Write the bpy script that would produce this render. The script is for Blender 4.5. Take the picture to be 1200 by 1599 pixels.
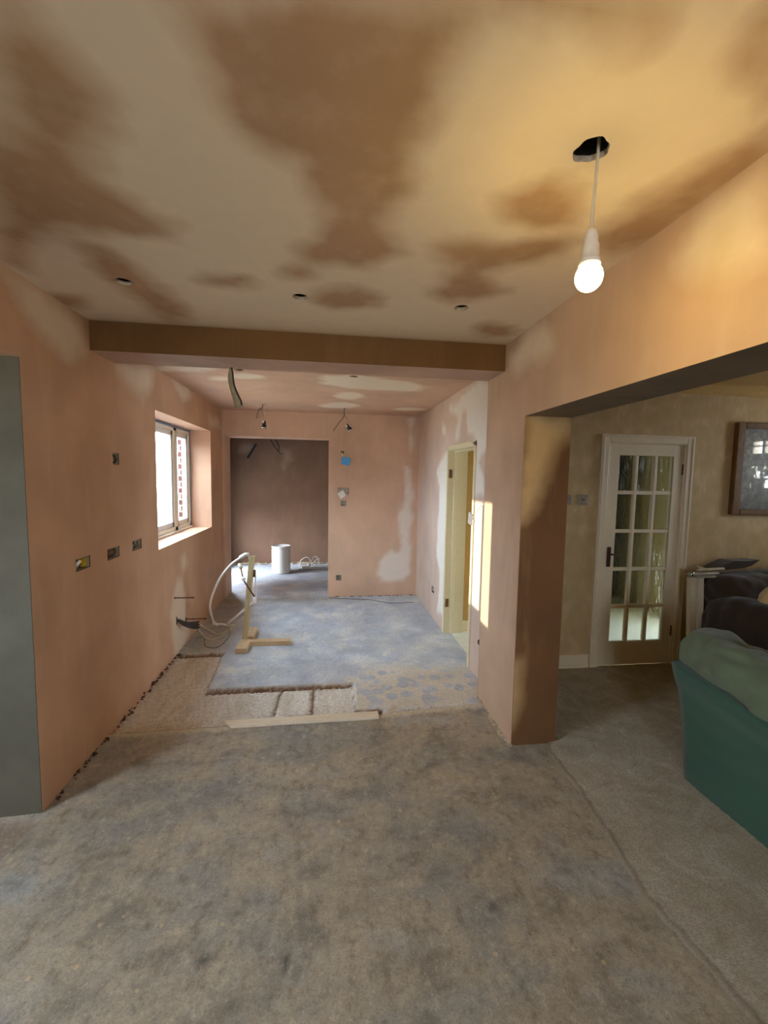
import bpy, bmesh, math, random
import numpy as np
from mathutils import Vector, Matrix, noise
for o in list(bpy.data.objects): bpy.data.objects.remove(o)
SC = bpy.context.scene; COL = SC.collection
random.seed(4)
# ---------------------------------------------------------------- camera, light, exposure
FPX, PITCH, YAW, ROLL = 669.46, 0.0814, 0.131, 0.017
cp, sp, cy, sy = math.cos(PITCH), math.sin(PITCH), math.cos(YAW), math.sin(YAW)
fwd = Vector((sy*cp, cy*cp, -sp)); rt = Vector((cy, -sy, 0)); upv = rt.cross(fwd)
cr, sr = math.cos(ROLL), math.sin(ROLL)
r2 = cr*rt + sr*upv; u2 = -sr*rt + cr*upv
cam = bpy.data.cameras.new('camera'); camo = bpy.data.objects.new('camera', cam); COL.objects.link(camo)
M = Matrix((r2, u2, -fwd)).transposed().to_4x4(); M.translation = (0, 0, 1.6)
camo.matrix_world = M
cam.sensor_fit = 'HORIZONTAL'; cam.sensor_width = 36; cam.lens = 36*FPX/1200
cam.clip_start = 0.02; cam.clip_end = 200
SC.camera = camo
vs = SC.view_settings; vs.view_transform = 'Standard'; vs.look = 'None'; vs.gamma = 1; vs.use_curve_mapping = False
vs.exposure = 0.52
WORLD_STRENGTH = 21.0; SUN_STRENGTH = 7.5; BULB_STRENGTH = 114.0
w = bpy.data.worlds.new('sky'); SC.world = w; w.use_nodes = True
bg = w.node_tree.nodes['Background']; bg.inputs[0].default_value = (0.80, 0.91, 1.06, 1); bg.inputs[1].default_value = WORLD_STRENGTH
sun = bpy.data.lights.new('sun', 'SUN'); sun.energy = SUN_STRENGTH; sun.angle = math.radians(0.6); sun.color = (1, 0.93, 0.78)
suno = bpy.data.objects.new('sun', sun); COL.objects.link(suno)
sd = Vector((2.43, -0.80, -0.49)).normalized()
suno.rotation_euler = sd.to_track_quat('-Z', 'Y').to_euler()
SC.cycles.max_bounces = 10; SC.cycles.diffuse_bounces = 6; SC.cycles.use_denoising = True
SC.cycles.sample_clamp_indirect = 4.0
SC.cycles.caustics_reflective = False; SC.cycles.caustics_refractive = False
def portal(loc, target, sx, sy_):
    l = bpy.data.lights.new('window_portal', 'AREA'); l.shape = 'RECTANGLE'; l.size = sx; l.size_y = sy_
    l.cycles.is_portal = True
    o = bpy.data.objects.new('window_portal', l); COL.objects.link(o); o.location = loc
    d = Vector(target) - Vector(loc); o.rotation_euler = d.to_track_quat('-Z', 'Y').to_euler()
    return o
portal((-1.66, 4.33, 1.54), (0, 4.33, 1.54), 1.6, 1.1)      # kitchen window
portal((-1.90, 6.9, 1.0), (0, 6.9, 1.0), 1.3, 2.0)          # back room glazed door
portal((-2.77, .64, 1.4), (0, .64, 1.4), .7, 1.15)          # unseen bay opening on the left, sized to tune its daylight
portal((0.0, -2.67, 1.4), (0.0, 0, 1.45), .8, .8)           # unseen rear opening, added for weak daylight from behind
portal((5.17, 2.37, 1.82), (0, 2.37, 1.82), .76, .6)          # lounge window
portal((4.12, 3.85, .48), (0, 3.85, .48), .7, .75)            # low hall opening, added to daylight the hall floor
# ---------------------------------------------------------------- key dimensions (metres)
XL, XR, XR2, XI = -1.322, 1.105, 1.20, 1.385
YJ, YP, YB0, YB1, YD = 2.085, 2.342, 2.65, 2.93, 5.646
ZC, ZB, ZC2, ZH, ZO = 2.44, 2.277, 2.405, 2.085, 1.958
YLW = 3.30
# ---------------------------------------------------------------- materials
def s2l(c):
    return tuple(((v/255)/12.92 if v/255 <= .04045 else ((v/255+.055)/1.055)**2.4) for v in c)
class NT:
    def __init__(s, name):
        s.m = bpy.data.materials.new(name); s.m.use_nodes = True; s.t = s.m.node_tree; s.n = s.t.nodes; s.l = s.t.links
        s.b = s.n['Principled BSDF']; s.out = s.n['Material Output']
        s.tc = s.n.new('ShaderNodeTexCoord')
    def link(s, a, b): s.l.new(a, b)
    def map(s, scale=(1,1,1), rot=(0,0,0)):
        m = s.n.new('ShaderNodeMapping'); m.inputs['Scale'].default_value = scale; m.inputs['Rotation'].default_value = rot
        s.link(s.tc.outputs['Object'], m.inputs[0]); return m.outputs[0]
    def noise(s, scale, detail=4, rough=.55, vec=None, dist=0):
        x = s.n.new('ShaderNodeTexNoise'); x.inputs['Scale'].default_value = scale; x.inputs['Detail'].default_value = detail
        x.inputs['Roughness'].default_value = rough; x.inputs['Distortion'].default_value = dist
        s.link(vec if vec else s.tc.outputs['Object'], x.inputs['Vector']); return x.outputs['Fac']
    def voro(s, scale, feature='F1', vec=None, out='Distance', rnd=1):
        x = s.n.new('ShaderNodeTexVoronoi'); x.inputs['Scale'].default_value = scale; x.feature = feature
        x.inputs['Randomness'].default_value = rnd
        s.link(vec if vec else s.tc.outputs['Object'], x.inputs['Vector']); return x.outputs[out]
    def ramp(s, fac, stops):
        r = s.n.new('ShaderNodeValToRGB'); s.link(fac, r.inputs[0]); e = r.color_ramp.elements
        while len(e) < len(stops): e.new(0.5)
        for i, (p, c) in enumerate(stops):
            e[i].position = p; e[i].color = (c[0], c[1], c[2], 1) if isinstance(c, tuple) else (c, c, c, 1)
        return r.outputs[0]
    def mix(s, fac, a, b, mode='MIX'):
        x = s.n.new('ShaderNodeMix'); x.data_type = 'RGBA'; x.blend_type = mode
        for v, i in ((fac, 0), (a, 6), (b, 7)):
            if isinstance(v, (int, float)): x.inputs[i].default_value = v
            elif isinstance(v, tuple): x.inputs[i].default_value = (v[0], v[1], v[2], 1)
            else: s.link(v, x.inputs[i])
        return x.outputs[2]
    def math(s, op, a, b=None):
        x = s.n.new('ShaderNodeMath'); x.operation = op
        for v, i in ((a, 0), (b, 1)):
            if v is None: continue
            if isinstance(v, (int, float)): x.inputs[i].default_value = v
            else: s.link(v, x.inputs[i])
        return x.outputs[0]
    def attr(s, name):
        x = s.n.new('ShaderNodeAttribute'); x.attribute_name = name; return x.outputs['Fac']
    def bump(s, h, strength=.3, dist=.01):
        x = s.n.new('ShaderNodeBump'); x.inputs['Strength'].default_value = strength; x.inputs['Distance'].default_value = dist
        s.link(h, x.inputs['Height']); s.link(x.outputs[0], s.b.inputs['Normal'])
    def col(s, c):
        if isinstance(c, tuple): s.b.inputs['Base Color'].default_value = (c[0], c[1], c[2], 1)
        else: s.link(c, s.b.inputs['Base Color'])
    def fin(s, rough=.6, metal=0, spec=.5):
        s.b.inputs['Roughness'].default_value = rough; s.b.inputs['Metallic'].default_value = metal
        s.b.inputs['Specular IOR Level'].default_value = spec; return s.m
def plain(name, rgb, rough=.6, metal=0, var=.08, scale=30, spec=.5, bump=0):
    t = NT(name); c = s2l(rgb); n = t.noise(scale, 3)
    t.col(t.ramp(n, [(.3, tuple(v*(1-var) for v in c)), (.7, tuple(min(1, v*(1+var)) for v in c))]))
    if bump: t.bump(n, bump, .004)
    return t.fin(rough, metal, spec)
def plaster(name, damp, dry, rough=.62, spec=.25):
    """skim plaster: damp and dried-out areas follow the 'dry' attribute, trowel marks on top"""
    t = NT(name); d = s2l(damp); y = s2l(dry); a = t.attr('dry')
    n1 = t.noise(2.2, 3, .5); n2 = t.noise(14, 5, .6); vs_ = t.noise(3.0, 4, .6, t.map((3.2, 3.2, .7)))
    f = t.math('ADD', a, t.math('MULTIPLY', t.math('SUBTRACT', n2, .5), .22))
    f = t.ramp(f, [(.08, 0.0), (.92, 1.0)])
    dd = t.mix(t.ramp(n1, [(.3, 0.), (.7, 1.)]), tuple(v*.88 for v in d), tuple(v*1.12 for v in d))
    dd = t.mix(t.ramp(vs_, [(.5, 0.), (.8, .45)]), dd, tuple(.55*p+.45*q for p, q in zip(d, y)))
    yy = t.mix(n2, tuple(v*.94 for v in y), tuple(v*1.05 for v in y))
    t.col(t.mix(f, dd, yy)); t.bump(t.noise(60, 3), .06, .003)
    return t.fin(rough, 0, spec)
MAT = {}
MAT['ceil'] = plaster('ceiling_plaster', (170, 138, 106), (220, 203, 178))
MAT['farceil'] = plaster('far_ceiling_plaster', (196, 162, 138), (230, 216, 196))
MAT['wall'] = plaster('wall_plaster', (194, 156, 126), (216, 196, 172))
MAT['rwall'] = plaster('right_wall_plaster', (198, 174, 158), (228, 222, 212))
MAT['header'] = plaster('header_plaster', (184, 155, 130), (212, 195, 172))
MAT['farw'] = plaster('far_wall_plaster', (208, 174, 148), (232, 220, 208))
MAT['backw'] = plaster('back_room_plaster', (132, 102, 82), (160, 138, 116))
MAT['beam'] = plaster('beam_face_plaster', (110, 78, 40), (150, 118, 82))
MAT['soffit'] = plaster('beam_soffit_plaster', (176, 146, 128), (200, 176, 160))
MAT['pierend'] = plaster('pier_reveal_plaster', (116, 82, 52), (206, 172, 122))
MAT['reveal'] = plaster('window_reveal_plaster', (196, 156, 130), (214, 184, 160))
MAT['grey'] = plain('bare_grey_plaster', (92, 88, 74), .85, var=.15, scale=5)
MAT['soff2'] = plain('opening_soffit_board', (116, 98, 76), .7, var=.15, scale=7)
MAT['brickdark'] = plain('cut_masonry', (74, 50, 36), .9, var=.5, scale=60)
MAT['void'] = plain('roof_void', (16, 12, 9), .95)
MAT['cream'] = plain('cream_gloss_paint', (214, 204, 170), .35, var=.03)
MAT['white'] = plain('white_gloss_paint', (238, 224, 194), .35, var=.03)
MAT['upvc'] = plain('cream_window_frame', (244, 242, 228), .3, var=.02)
MAT['upvcw'] = plain('white_window_frame', (236, 242, 246), .3, var=.02)
MAT['bluestrip'] = plain('blue_grey_strip', (112, 136, 168), .4, var=.1)
MAT['plastic'] = plain('white_plastic', (236, 234, 226), .35, var=.02)
MAT['offwhite'] = plain('off_white_sheath', (214, 204, 176), .5, var=.05)
MAT['steel'] = plain('galvanised_steel', (168, 158, 140), .45, .25, var=.2)
MAT['chrome'] = plain('chrome', (210, 210, 210), .18, 1)
MAT['black'] = plain('black_plastic', (26, 26, 28), .4)
MAT['sleeve'] = plain('olive_grey_sleeve', (158, 150, 118), .6, var=.2, scale=20)
MAT['greycable'] = plain('grey_cable_sheath', (112, 106, 98), .5)
MAT['dkcable'] = plain('dark_cable_sheath', (58, 50, 42), .5)
MAT['copper'] = plain('dull_copper_pipe', (120, 84, 60), .4, .6, var=.3, scale=80)
MAT['blue'] = plain('blue_plastic', (84, 176, 252), .45, var=.12)
MAT['brown'] = plain('dark_brown_bakelite', (60, 28, 16), .35)
MAT['yellow'] = plain('yellow_foam', (184, 160, 40), .9, var=.3)
MAT['mortar'] = plain('crumbled_mortar', (184, 170, 146), .95, var=.3, scale=40, bump=.5)
MAT['tan'] = plain('tan_wallpaper', (196, 160, 96), .8, var=.05)
MAT['hallw'] = plain('hall_cream_wall', (206, 190, 146), .8, var=.05)
MAT['halldark'] = plain('dim_hall_wall', (22, 20, 13), .9, var=.4, scale=9)  # near-black end wall colour stands in for the hall's dimness
MAT['hallfloor'] = plain('pale_hall_floor', (222, 224, 210), .5, var=.06, scale=12)
MAT['sofa'] = None
# timber
def wood(name, rgb, dark, axis_scale=(2, 30, 30)):
    t = NT(name); n = t.noise(2.5, 5, .6, t.map(axis_scale), 1.5)
    t.col(t.ramp(n, [(.3, s2l(dark)), (.7, s2l(rgb))])); t.bump(n, .15, .003); return t.fin(.65)
MAT['timber_z'] = wood('rough_sawn_timber_upright', (206, 192, 150), (160, 146, 106), (30, 30, 2))
MAT['timber_x'] = wood('planed_softwood_cross', (222, 200, 162), (186, 156, 116), (2, 30, 30))
MAT['timber_y'] = wood('planed_softwood_block', (218, 194, 156), (180, 150, 112), (30, 2, 30))
MAT['board'] = wood('pale_dusty_board', (236, 226, 204), (210, 194, 166), (3, 30, 30))
MAT['gilt'] = wood('gilt_frame_wood', (132, 92, 34), (78, 48, 16), (20, 20, 3))
def fabric(name, rgb, rgb2, sc=250):
    t = NT(name); n = t.noise(sc, 2); n2 = t.noise(3.5, 4)
    c = t.mix(n2, s2l(rgb), s2l(rgb2)); c = t.mix(t.ramp(n, [(.35, .0), (.65, .35)]), c, tuple(v*.5 for v in s2l(rgb)))
    t.col(c); t.bump(n, .25, .002)
    t.b.inputs['Sheen Weight'].default_value = .25; return t.fin(.9, 0, .2)
MAT['green'] = fabric('green_cotton_cover', (54, 94, 76), (42, 76, 62))
MAT['greentop'] = fabric('grey_green_cushion_cover', (104, 116, 90), (84, 98, 76))
MAT['dark'] = fabric('dark_brown_chenille', (62, 46, 28), (46, 34, 20))
MAT['darkgreen'] = fabric('dark_olive_throw', (58, 58, 34), (44, 44, 26))
MAT['creamfab'] = fabric('cream_cushion_fabric', (206, 176, 118), (186, 156, 100))
# lounge wallpaper
t = NT('lounge_wallpaper'); n = t.noise(26, 3, .6, t.map((1, 1, .45))); v = t.voro(9, 'SMOOTH_F1')
f = t.math('ADD', t.math('MULTIPLY', n, .6), t.math('MULTIPLY', v, .6))
t.col(t.ramp(f, [(.42, s2l((196, 170, 124))), (.62, s2l((204, 178, 132))), (.72, s2l((214, 188, 144)))]))
MAT['paper'] = t.fin(.8)
# concrete floor
t = NT('screed_concrete')
far = t.attr('far'); rough = t.attr('rough'); edge = t.attr('edge'); groove = t.attr('groove'); spot = t.attr('spot')
na = t.noise(1.7, 7, .6, t.map((.8, 1.25, 1)), .15); nb = t.noise(6, 7, .65, t.map((.8, 1, 1)), .2); nc = t.noise(38, 4, .6)
near = t.ramp(na, [(.32, s2l((142, 145, 142))), (.44, s2l((160, 157, 146))), (.54, s2l((174, 164, 144))), (.68, s2l((170, 173, 170)))])
near = t.mix(t.ramp(nb, [(.34, .6), (.50, 0.)]), near, s2l((108, 107, 100)))
near = t.mix(t.ramp(nb, [(.54, 0.), (.72, .6)]), near, s2l((196, 184, 156)))
strk = t.noise(4, 5, .7, t.map((3.2, .6, 1)), .1)
near = t.mix(t.ramp(strk, [(.56, 0.), (.74, .45)]), near, s2l((196, 180, 148)))
nd = t.noise(17, 8, .72, t.map((1, .7, 1)))
near = t.mix(t.ramp(nd, [(.36, .5), (.47, 0.)]), near, s2l((104, 96, 82)))
near = t.mix(t.ramp(nd, [(.55, 0.), (.66, .5)]), near, s2l((206, 196, 172)))
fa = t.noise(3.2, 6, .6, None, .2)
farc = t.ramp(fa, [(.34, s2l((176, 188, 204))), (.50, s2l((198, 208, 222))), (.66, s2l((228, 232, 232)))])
# pale dabs left by lifted tile adhesive
vd = t.voro(11, 'F1', t.map((1, 1, 1)))
blot = t.ramp(t.math('ADD', vd, t.math('MULTIPLY', t.math('SUBTRACT', nb, .5), .5)), [(.20, 1.), (.30, 0.)])
farc = t.mix(t.math('MULTIPLY', blot, t.ramp(t.noise(1.6, 2), [(.45, 0.), (.55, .75)])), farc, s2l((236, 234, 222)))
ve = t.voro(8.5, 'F1')
cell = t.ramp(t.math('ADD', ve, t.math('MULTIPLY', t.math('SUBTRACT', nb, .5), .12)), [(.36, 0.), (.46, 1.)])
farc = t.mix(t.math('MULTIPLY', cell, t.attr('dabs')), farc, s2l((226, 222, 208)))
c = t.mix(far, near, farc)
rr_ = t.ramp(t.noise(9, 6, .7, t.map((1, .3, 1)), .2), [(.3, s2l((206, 198, 182))), (.5, s2l((230, 226, 214))), (.7, s2l((242, 240, 232)))])
rr_ = t.mix(t.ramp(t.noise(75, 4, .7), [(.38, .35), (.55, 0.)]), rr_, s2l((160, 140, 112)))
c = t.mix(rough, c, rr_)
c = t.mix(edge, c, s2l((206, 194, 166)))
c = t.mix(groove, c, s2l((116, 78, 44)))
c = t.mix(spot, c, s2l((70, 72, 70)))
vc = t.voro(14); cc = t.voro(14, out='Color')
sepc = t.n.new('ShaderNodeSeparateColor'); t.link(cc, sepc.inputs[0])
chips = t.math('MULTIPLY', t.ramp(vc, [(.09, 1.), (.14, 0.)]), t.ramp(sepc.outputs[0], [(.72, 0.), (.78, .7)]))
c = t.mix(chips, c, s2l((212, 188, 148)))
c = t.mix(t.ramp(t.noise(140, 3, .7), [(.36, .35), (.5, 0.)]), c, s2l((96, 88, 76)))
c = t.mix(t.ramp(t.noise(90, 3, .7, t.map((1, 1, 1), (0, 0, 1))), [(.58, 0.), (.68, .4)]), c, s2l((214, 204, 180)))
c = t.mix(t.ramp(nc, [(.3, .25), (.6, 0.)]), c, tuple(v*.5 for v in s2l((120, 110, 96))))
t.col(c)
hb = t.math('ADD', t.math('MULTIPLY', nb, .6), t.math('MULTIPLY', nc, .4))
t.bump(hb, .35, .006)
rgh = t.ramp(nb, [(.35, .5), (.65, .75)]); t.link(rgh, t.b.inputs['Roughness']); t.b.inputs['Specular IOR Level'].default_value = .3
MAT['floor'] = t.m
# carpet
t = NT('beige_twist_carpet'); n1 = t.noise(120, 3, .7); n2 = t.noise(4.5, 5, .65, None, 1.5); n3 = t.noise(420, 2, .6)
c = t.ramp(n2, [(.3, s2l((204, 190, 164))), (.5, s2l((222, 212, 190))), (.7, s2l((238, 230, 210)))])
c = t.mix(t.ramp(n1, [(.35, .4), (.6, 0.)]), c, s2l((126, 110, 84)))
c = t.mix(t.math('MULTIPLY', t.attr('rim_shade'), .5), c, s2l((120, 104, 80)))  # shadow of the cut edge painted in as a darker rim
t.col(c); t.bump(t.math('ADD', t.math('MULTIPLY', n1, .7), n3), .9, .012); MAT['carpet'] = t.fin(.98, 0, .1)
# brick
t = NT('red_brick'); b = t.n.new('ShaderNodeTexBrick'); b.inputs['Scale'].default_value = 1.0
b.inputs['Brick Width'].default_value = .225; b.inputs['Row Height'].default_value = .075; b.inputs['Mortar Size'].default_value = .009
b.inputs['Color1'].default_value = (*s2l((84, 34, 27)), 1); b.inputs['Color2'].default_value = (*s2l((68, 27, 22)), 1)
b.inputs['Mortar'].default_value = (*s2l((140, 130, 120)), 1)
mp = t.n.new('ShaderNodeCombineXYZ'); sx = t.n.new('ShaderNodeSeparateXYZ'); t.link(t.tc.outputs['Object'], sx.inputs[0])
t.link(t.math('ADD', sx.outputs[0], sx.outputs[1]), mp.inputs[0]); t.link(sx.outputs[2], mp.inputs[1])
t.link(mp.outputs[0], b.inputs['Vector']); t.col(b.outputs[0]); MAT['brick'] = t.fin(.85)
# glass
def glass(name, tint, spec_rough=.02, bumpsc=None, refl=.08, bstr=.6):
    m = bpy.data.materials.new(name); m.use_nodes = True; n = m.node_tree.nodes; l = m.node_tree.links; n.clear()
    o = n.new('ShaderNodeOutputMaterial'); tr = n.new('ShaderNodeBsdfTransparent'); gl = n.new('ShaderNodeBsdfGlossy'); mx = n.new('ShaderNodeMixShader')
    tr.inputs[0].default_value = (*tint, 1); gl.inputs['Roughness'].default_value = spec_rough
    fr = n.new('ShaderNodeFresnel'); fr.inputs[0].default_value = 1.45
    ge = n.new('ShaderNodeNewGeometry'); sb = n.new('ShaderNodeMath'); sb.operation = 'SUBTRACT'; sb.inputs[0].default_value = 1; l.new(ge.outputs['Backfacing'], sb.inputs[1])
    mu = n.new('ShaderNodeMath'); mu.operation = 'MULTIPLY'; l.new(fr.outputs[0], mu.inputs[0]); l.new(sb.outputs[0], mu.inputs[1]); l.new(mu.outputs[0], mx.inputs[0])
    if bumpsc:
        tc = n.new('ShaderNodeTexCoord'); mp = n.new('ShaderNodeMapping'); mp.inputs['Scale'].default_value = (1, 1, .35)
        no = n.new('ShaderNodeTexNoise'); no.inputs['Scale'].default_value = bumpsc; no.inputs['Distortion'].default_value = 2
        bp = n.new('ShaderNodeBump'); bp.inputs['Strength'].default_value = bstr; bp.inputs['Distance'].default_value = .01
        l.new(tc.outputs['Object'], mp.inputs[0]); l.new(mp.outputs[0], no.inputs['Vector']); l.new(no.outputs[0], bp.inputs['Height'])
        l.new(bp.outputs[0], gl.inputs['Normal']); l.new(bp.outputs[0], fr.inputs['Normal'])
        rf = n.new('ShaderNodeBsdfRefraction'); rf.inputs['IOR'].default_value = 1.12; rf.inputs['Roughness'].default_value = .12
        rf.inputs['Color'].default_value = (*tint, 1); l.new(bp.outputs[0], rf.inputs['Normal'])
        m2 = n.new('ShaderNodeMixShader'); m2.inputs[0].default_value = .55
        l.new(tr.outputs[0], m2.inputs[1]); l.new(rf.outputs[0], m2.inputs[2]); l.new(m2.outputs[0], mx.inputs[1])
    else: l.new(tr.outputs[0], mx.inputs[1])
    l.new(gl.outputs[0], mx.inputs[2]); l.new(mx.outputs[0], o.inputs[0]); return m
MAT['glass'] = glass('clear_glass', (.92, .96, .96))
MAT['obscure'] = glass('rippled_glass', (.74, .77, .76), .06, 26)
# picture print under glass
t = NT('framed_print'); n1 = t.noise(9, 6, .7, None, 1.5); n2 = t.noise(30, 4, .7)
c = t.ramp(n1, [(.3, s2l((60, 66, 56))), (.5, s2l((104, 100, 80))), (.7, s2l((150, 138, 108)))])
c = t.mix(t.ramp(n2, [(.45, .6), (.6, 0.)]), c, s2l((52, 50, 38))); t.col(c)
t.b.inputs['Coat Weight'].default_value = 1.0; t.b.inputs['Coat Roughness'].default_value = .02
MAT['print'] = t.fin(.5)
t = NT('lit_bulb_glass'); t.b.inputs['Emission Color'].default_value = (1, .72, .23, 1); t.b.inputs['Emission Strength'].default_value = BULB_STRENGTH
t.col((.9, .85, .7)); MAT['bulb'] = t.fin(.3)
t = NT('leaf_green'); t.col(s2l((60, 96, 50))); MAT['leaf'] = t.fin(.5)
# ---------------------------------------------------------------- mesh helpers
def setp(o, label=None, cat=None, group=None, kind=None):
    if label: o['label'] = label
    if cat: o['category'] = cat
    if group: o['group'] = group
    if kind: o['kind'] = kind
    return o
def link(name, me, mats, parent=None, smooth=False):
    o = bpy.data.objects.new(name, me); COL.objects.link(o)
    for m in (mats if isinstance(mats, (list, tuple)) else [mats]): me.materials.append(MAT[m] if isinstance(m, str) else m)
    if parent:
        o.parent = parent
        o.matrix_parent_inverse = Matrix.Translation(parent.location).inverted() if parent.type == 'EMPTY' else Matrix.Identity(4)
    if smooth:
        for p in me.polygons: p.use_smooth = True
    return o
def empty(name, loc, label, cat, group=None):
    o = bpy.data.objects.new(name, None); COL.objects.link(o); o.location = loc; o.empty_display_size = .05
    return setp(o, label, cat, group)
class MB:
    """collects shapes (world coordinates) into one mesh"""
    def __init__(s): s.bm = bmesh.new()
    def box(s, lo, hi, bev=0, mi=0, mat=None, seg=2):
        c = [(a+b)/2 for a, b in zip(lo, hi)]; d = [max(abs(b-a), 1e-4) for a, b in zip(lo, hi)]
        mm = Matrix.Translation(c) @ Matrix.Diagonal((*d, 1))
        r = bmesh.ops.create_cube(s.bm, size=1, matrix=mm); vs_ = r['verts']
        fs = set(f for v in vs_ for f in v.link_faces)
        if bev:
            es = list(set(e for f in fs for e in f.edges))
            rb = bmesh.ops.bevel(s.bm, geom=es, offset=bev, segments=seg, affect='EDGES', profile=.5)
            vs_ = list(set(v for v in rb['verts'])|set(v for v in vs_ if v.is_valid)); fs = set(f for v in vs_ for f in v.link_faces)
        if mat is not None: bmesh.ops.transform(s.bm, matrix=mat, verts=list(set(v for f in fs for v in f.verts)))
        for f in fs: f.material_index = mi
        return s
    def obox(s, c, d, rot, bev=0, mi=0):
        m = Matrix.Translation(c) @ rot.to_4x4()
        return s.box([-x/2 for x in d], [x/2 for x in d], bev, mi, m)
    def tube(s, pts, r, n=8, mi=0, cap=True):
        pts = [Vector(p) for p in pts]; rs = r if isinstance(r, (list, tuple)) else [r]*len(pts); rings = []
        t0 = (pts[1]-pts[0]).normalized(); a = t0.orthogonal().normalized()
        for i, p in enumerate(pts):
            tt = (pts[min(i+1, len(pts)-1)]-pts[max(i-1, 0)]).normalized()
            a = (a - tt*a.dot(tt)); a = a.normalized() if a.length > 1e-6 else tt.orthogonal().normalized(); b = tt.cross(a)
            rings.append([s.bm.verts.new(p+rs[i]*(math.cos(k*2*math.pi/n)*a+math.sin(k*2*math.pi/n)*b)) for k in range(n)])
        for i in range(len(rings)-1):
            for k in range(n):
                f = s.bm.faces.new((rings[i][k], rings[i][(k+1) % n], rings[i+1][(k+1) % n], rings[i+1][k])); f.material_index = mi; f.smooth = True
        if cap:
            for rg in (rings[0], rings[-1]): f = s.bm.faces.new(rg); f.material_index = mi
        return s
    def lathe(s, prof, origin=(0,0,0), mat=None, n=24, mi=0):
        rings = []; O = Vector(origin)
        for (r, z) in prof:
            ring = []
            for k in range(n):
                p = Vector((r*math.cos(2*math.pi*k/n), r*math.sin(2*math.pi*k/n), z))
                if mat is not None: p = mat @ p
                ring.append(s.bm.verts.new(p+O))
            rings.append(ring)
        for i in range(len(rings)-1):
            for k in range(n):
                f = s.bm.faces.new((rings[i][k], rings[i][(k+1) % n], rings[i+1][(k+1) % n], rings[i+1][k])); f.material_index = mi; f.smooth = True
        return s
    def prism(s, poly, z0, z1, f3=None, mi=0):
        f3 = f3 or (lambda x, y, z: (x, y, z))
        a = [s.bm.verts.new(f3(x, y, z0)) for x, y in poly]; b = [s.bm.verts.new(f3(x, y, z1)) for x, y in poly]; n = len(poly)
        fs = [s.bm.faces.new(a), s.bm.faces.new(b[::-1])]+[s.bm.faces.new((a[i], a[(i+1) % n], b[(i+1) % n], b[i])) for i in range(n)]
        for f in fs: f.material_index = mi
        return s
    def build(s, name, mats, parent=None, smooth=False, norm=True):
        if norm: bmesh.ops.recalc_face_normals(s.bm, faces=s.bm.faces[:])
        me = bpy.data.meshes.new(name); s.bm.to_mesh(me); s.bm.free()
        return link(name, me, mats, parent, smooth)
def spline(pts, n=8):
    P = [Vector(p) for p in pts]; out = []
    for i in range(len(P)-1):
        p0 = P[max(i-1, 0)]; p1 = P[i]; p2 = P[i+1]; p3 = P[min(i+2, len(P)-1)]
        for k in range(n):
            u = k/n; out.append(.5*((2*p1)+(-p0+p2)*u+(2*p0-5*p1+4*p2-p3)*u*u+(-p0+3*p1-3*p2+p3)*u**3))
    out.append(P[-1]); return out
def sdf(poly, X, Y):
    """signed distance (negative inside) of points to a polygon"""
    P = np.array(poly, float); d = np.full(X.shape, 1e9); inside = np.zeros(X.shape, bool)
    for i in range(len(P)):
        a = P[i]; b = P[(i+1) % len(P)]; ex, ey = b-a; wx = X-a[0]; wy = Y-a[1]
        tt = np.clip((wx*ex+wy*ey)/max(ex*ex+ey*ey, 1e-12), 0, 1); d = np.minimum(d, (wx-ex*tt)**2+(wy-ey*tt)**2)
        c = ((a[1] > Y) != (b[1] > Y)) & (X < (b[0]-a[0])*(Y-a[1])/((b[1]-a[1]) if abs(b[1]-a[1]) > 1e-12 else 1e-12)+a[0]); inside ^= c
    d = np.sqrt(d); return np.where(inside, -d, d)
def patchmask(polys, X, Y, soft=.05, amp=.03, seed=0.):
    """1 inside the patches, 0 outside, with a soft, slightly wandering edge"""
    nz = np.array([noise.noise(Vector((a*5+seed, b*5, seed))) + .5*noise.noise(Vector((a*14+seed, b*14, seed))) for a, b in zip(X, Y)])
    m = np.zeros(X.shape)
    for p in polys:
        s_ = soft
        if isinstance(p, dict): s_ = p['soft']; p = p['p']
        m = np.maximum(m, np.clip(.5-(sdf(p, X, Y)+nz*amp)/(2*s_), 0, 1))
    return m*m*(3-2*m)
def lines(a, b, step, extra=()):
    n = max(1, int(round((b-a)/step))); L = [a+(b-a)*i/n for i in range(n+1)]
    ex = [e for e in extra if a+1e-6 < e < b-1e-6]
    L = [v for v in L if v in (a, b) or all(abs(v-e) > step*.25 for e in ex)]+list(ex)
    return sorted(set(round(v, 5) for v in L))
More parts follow.
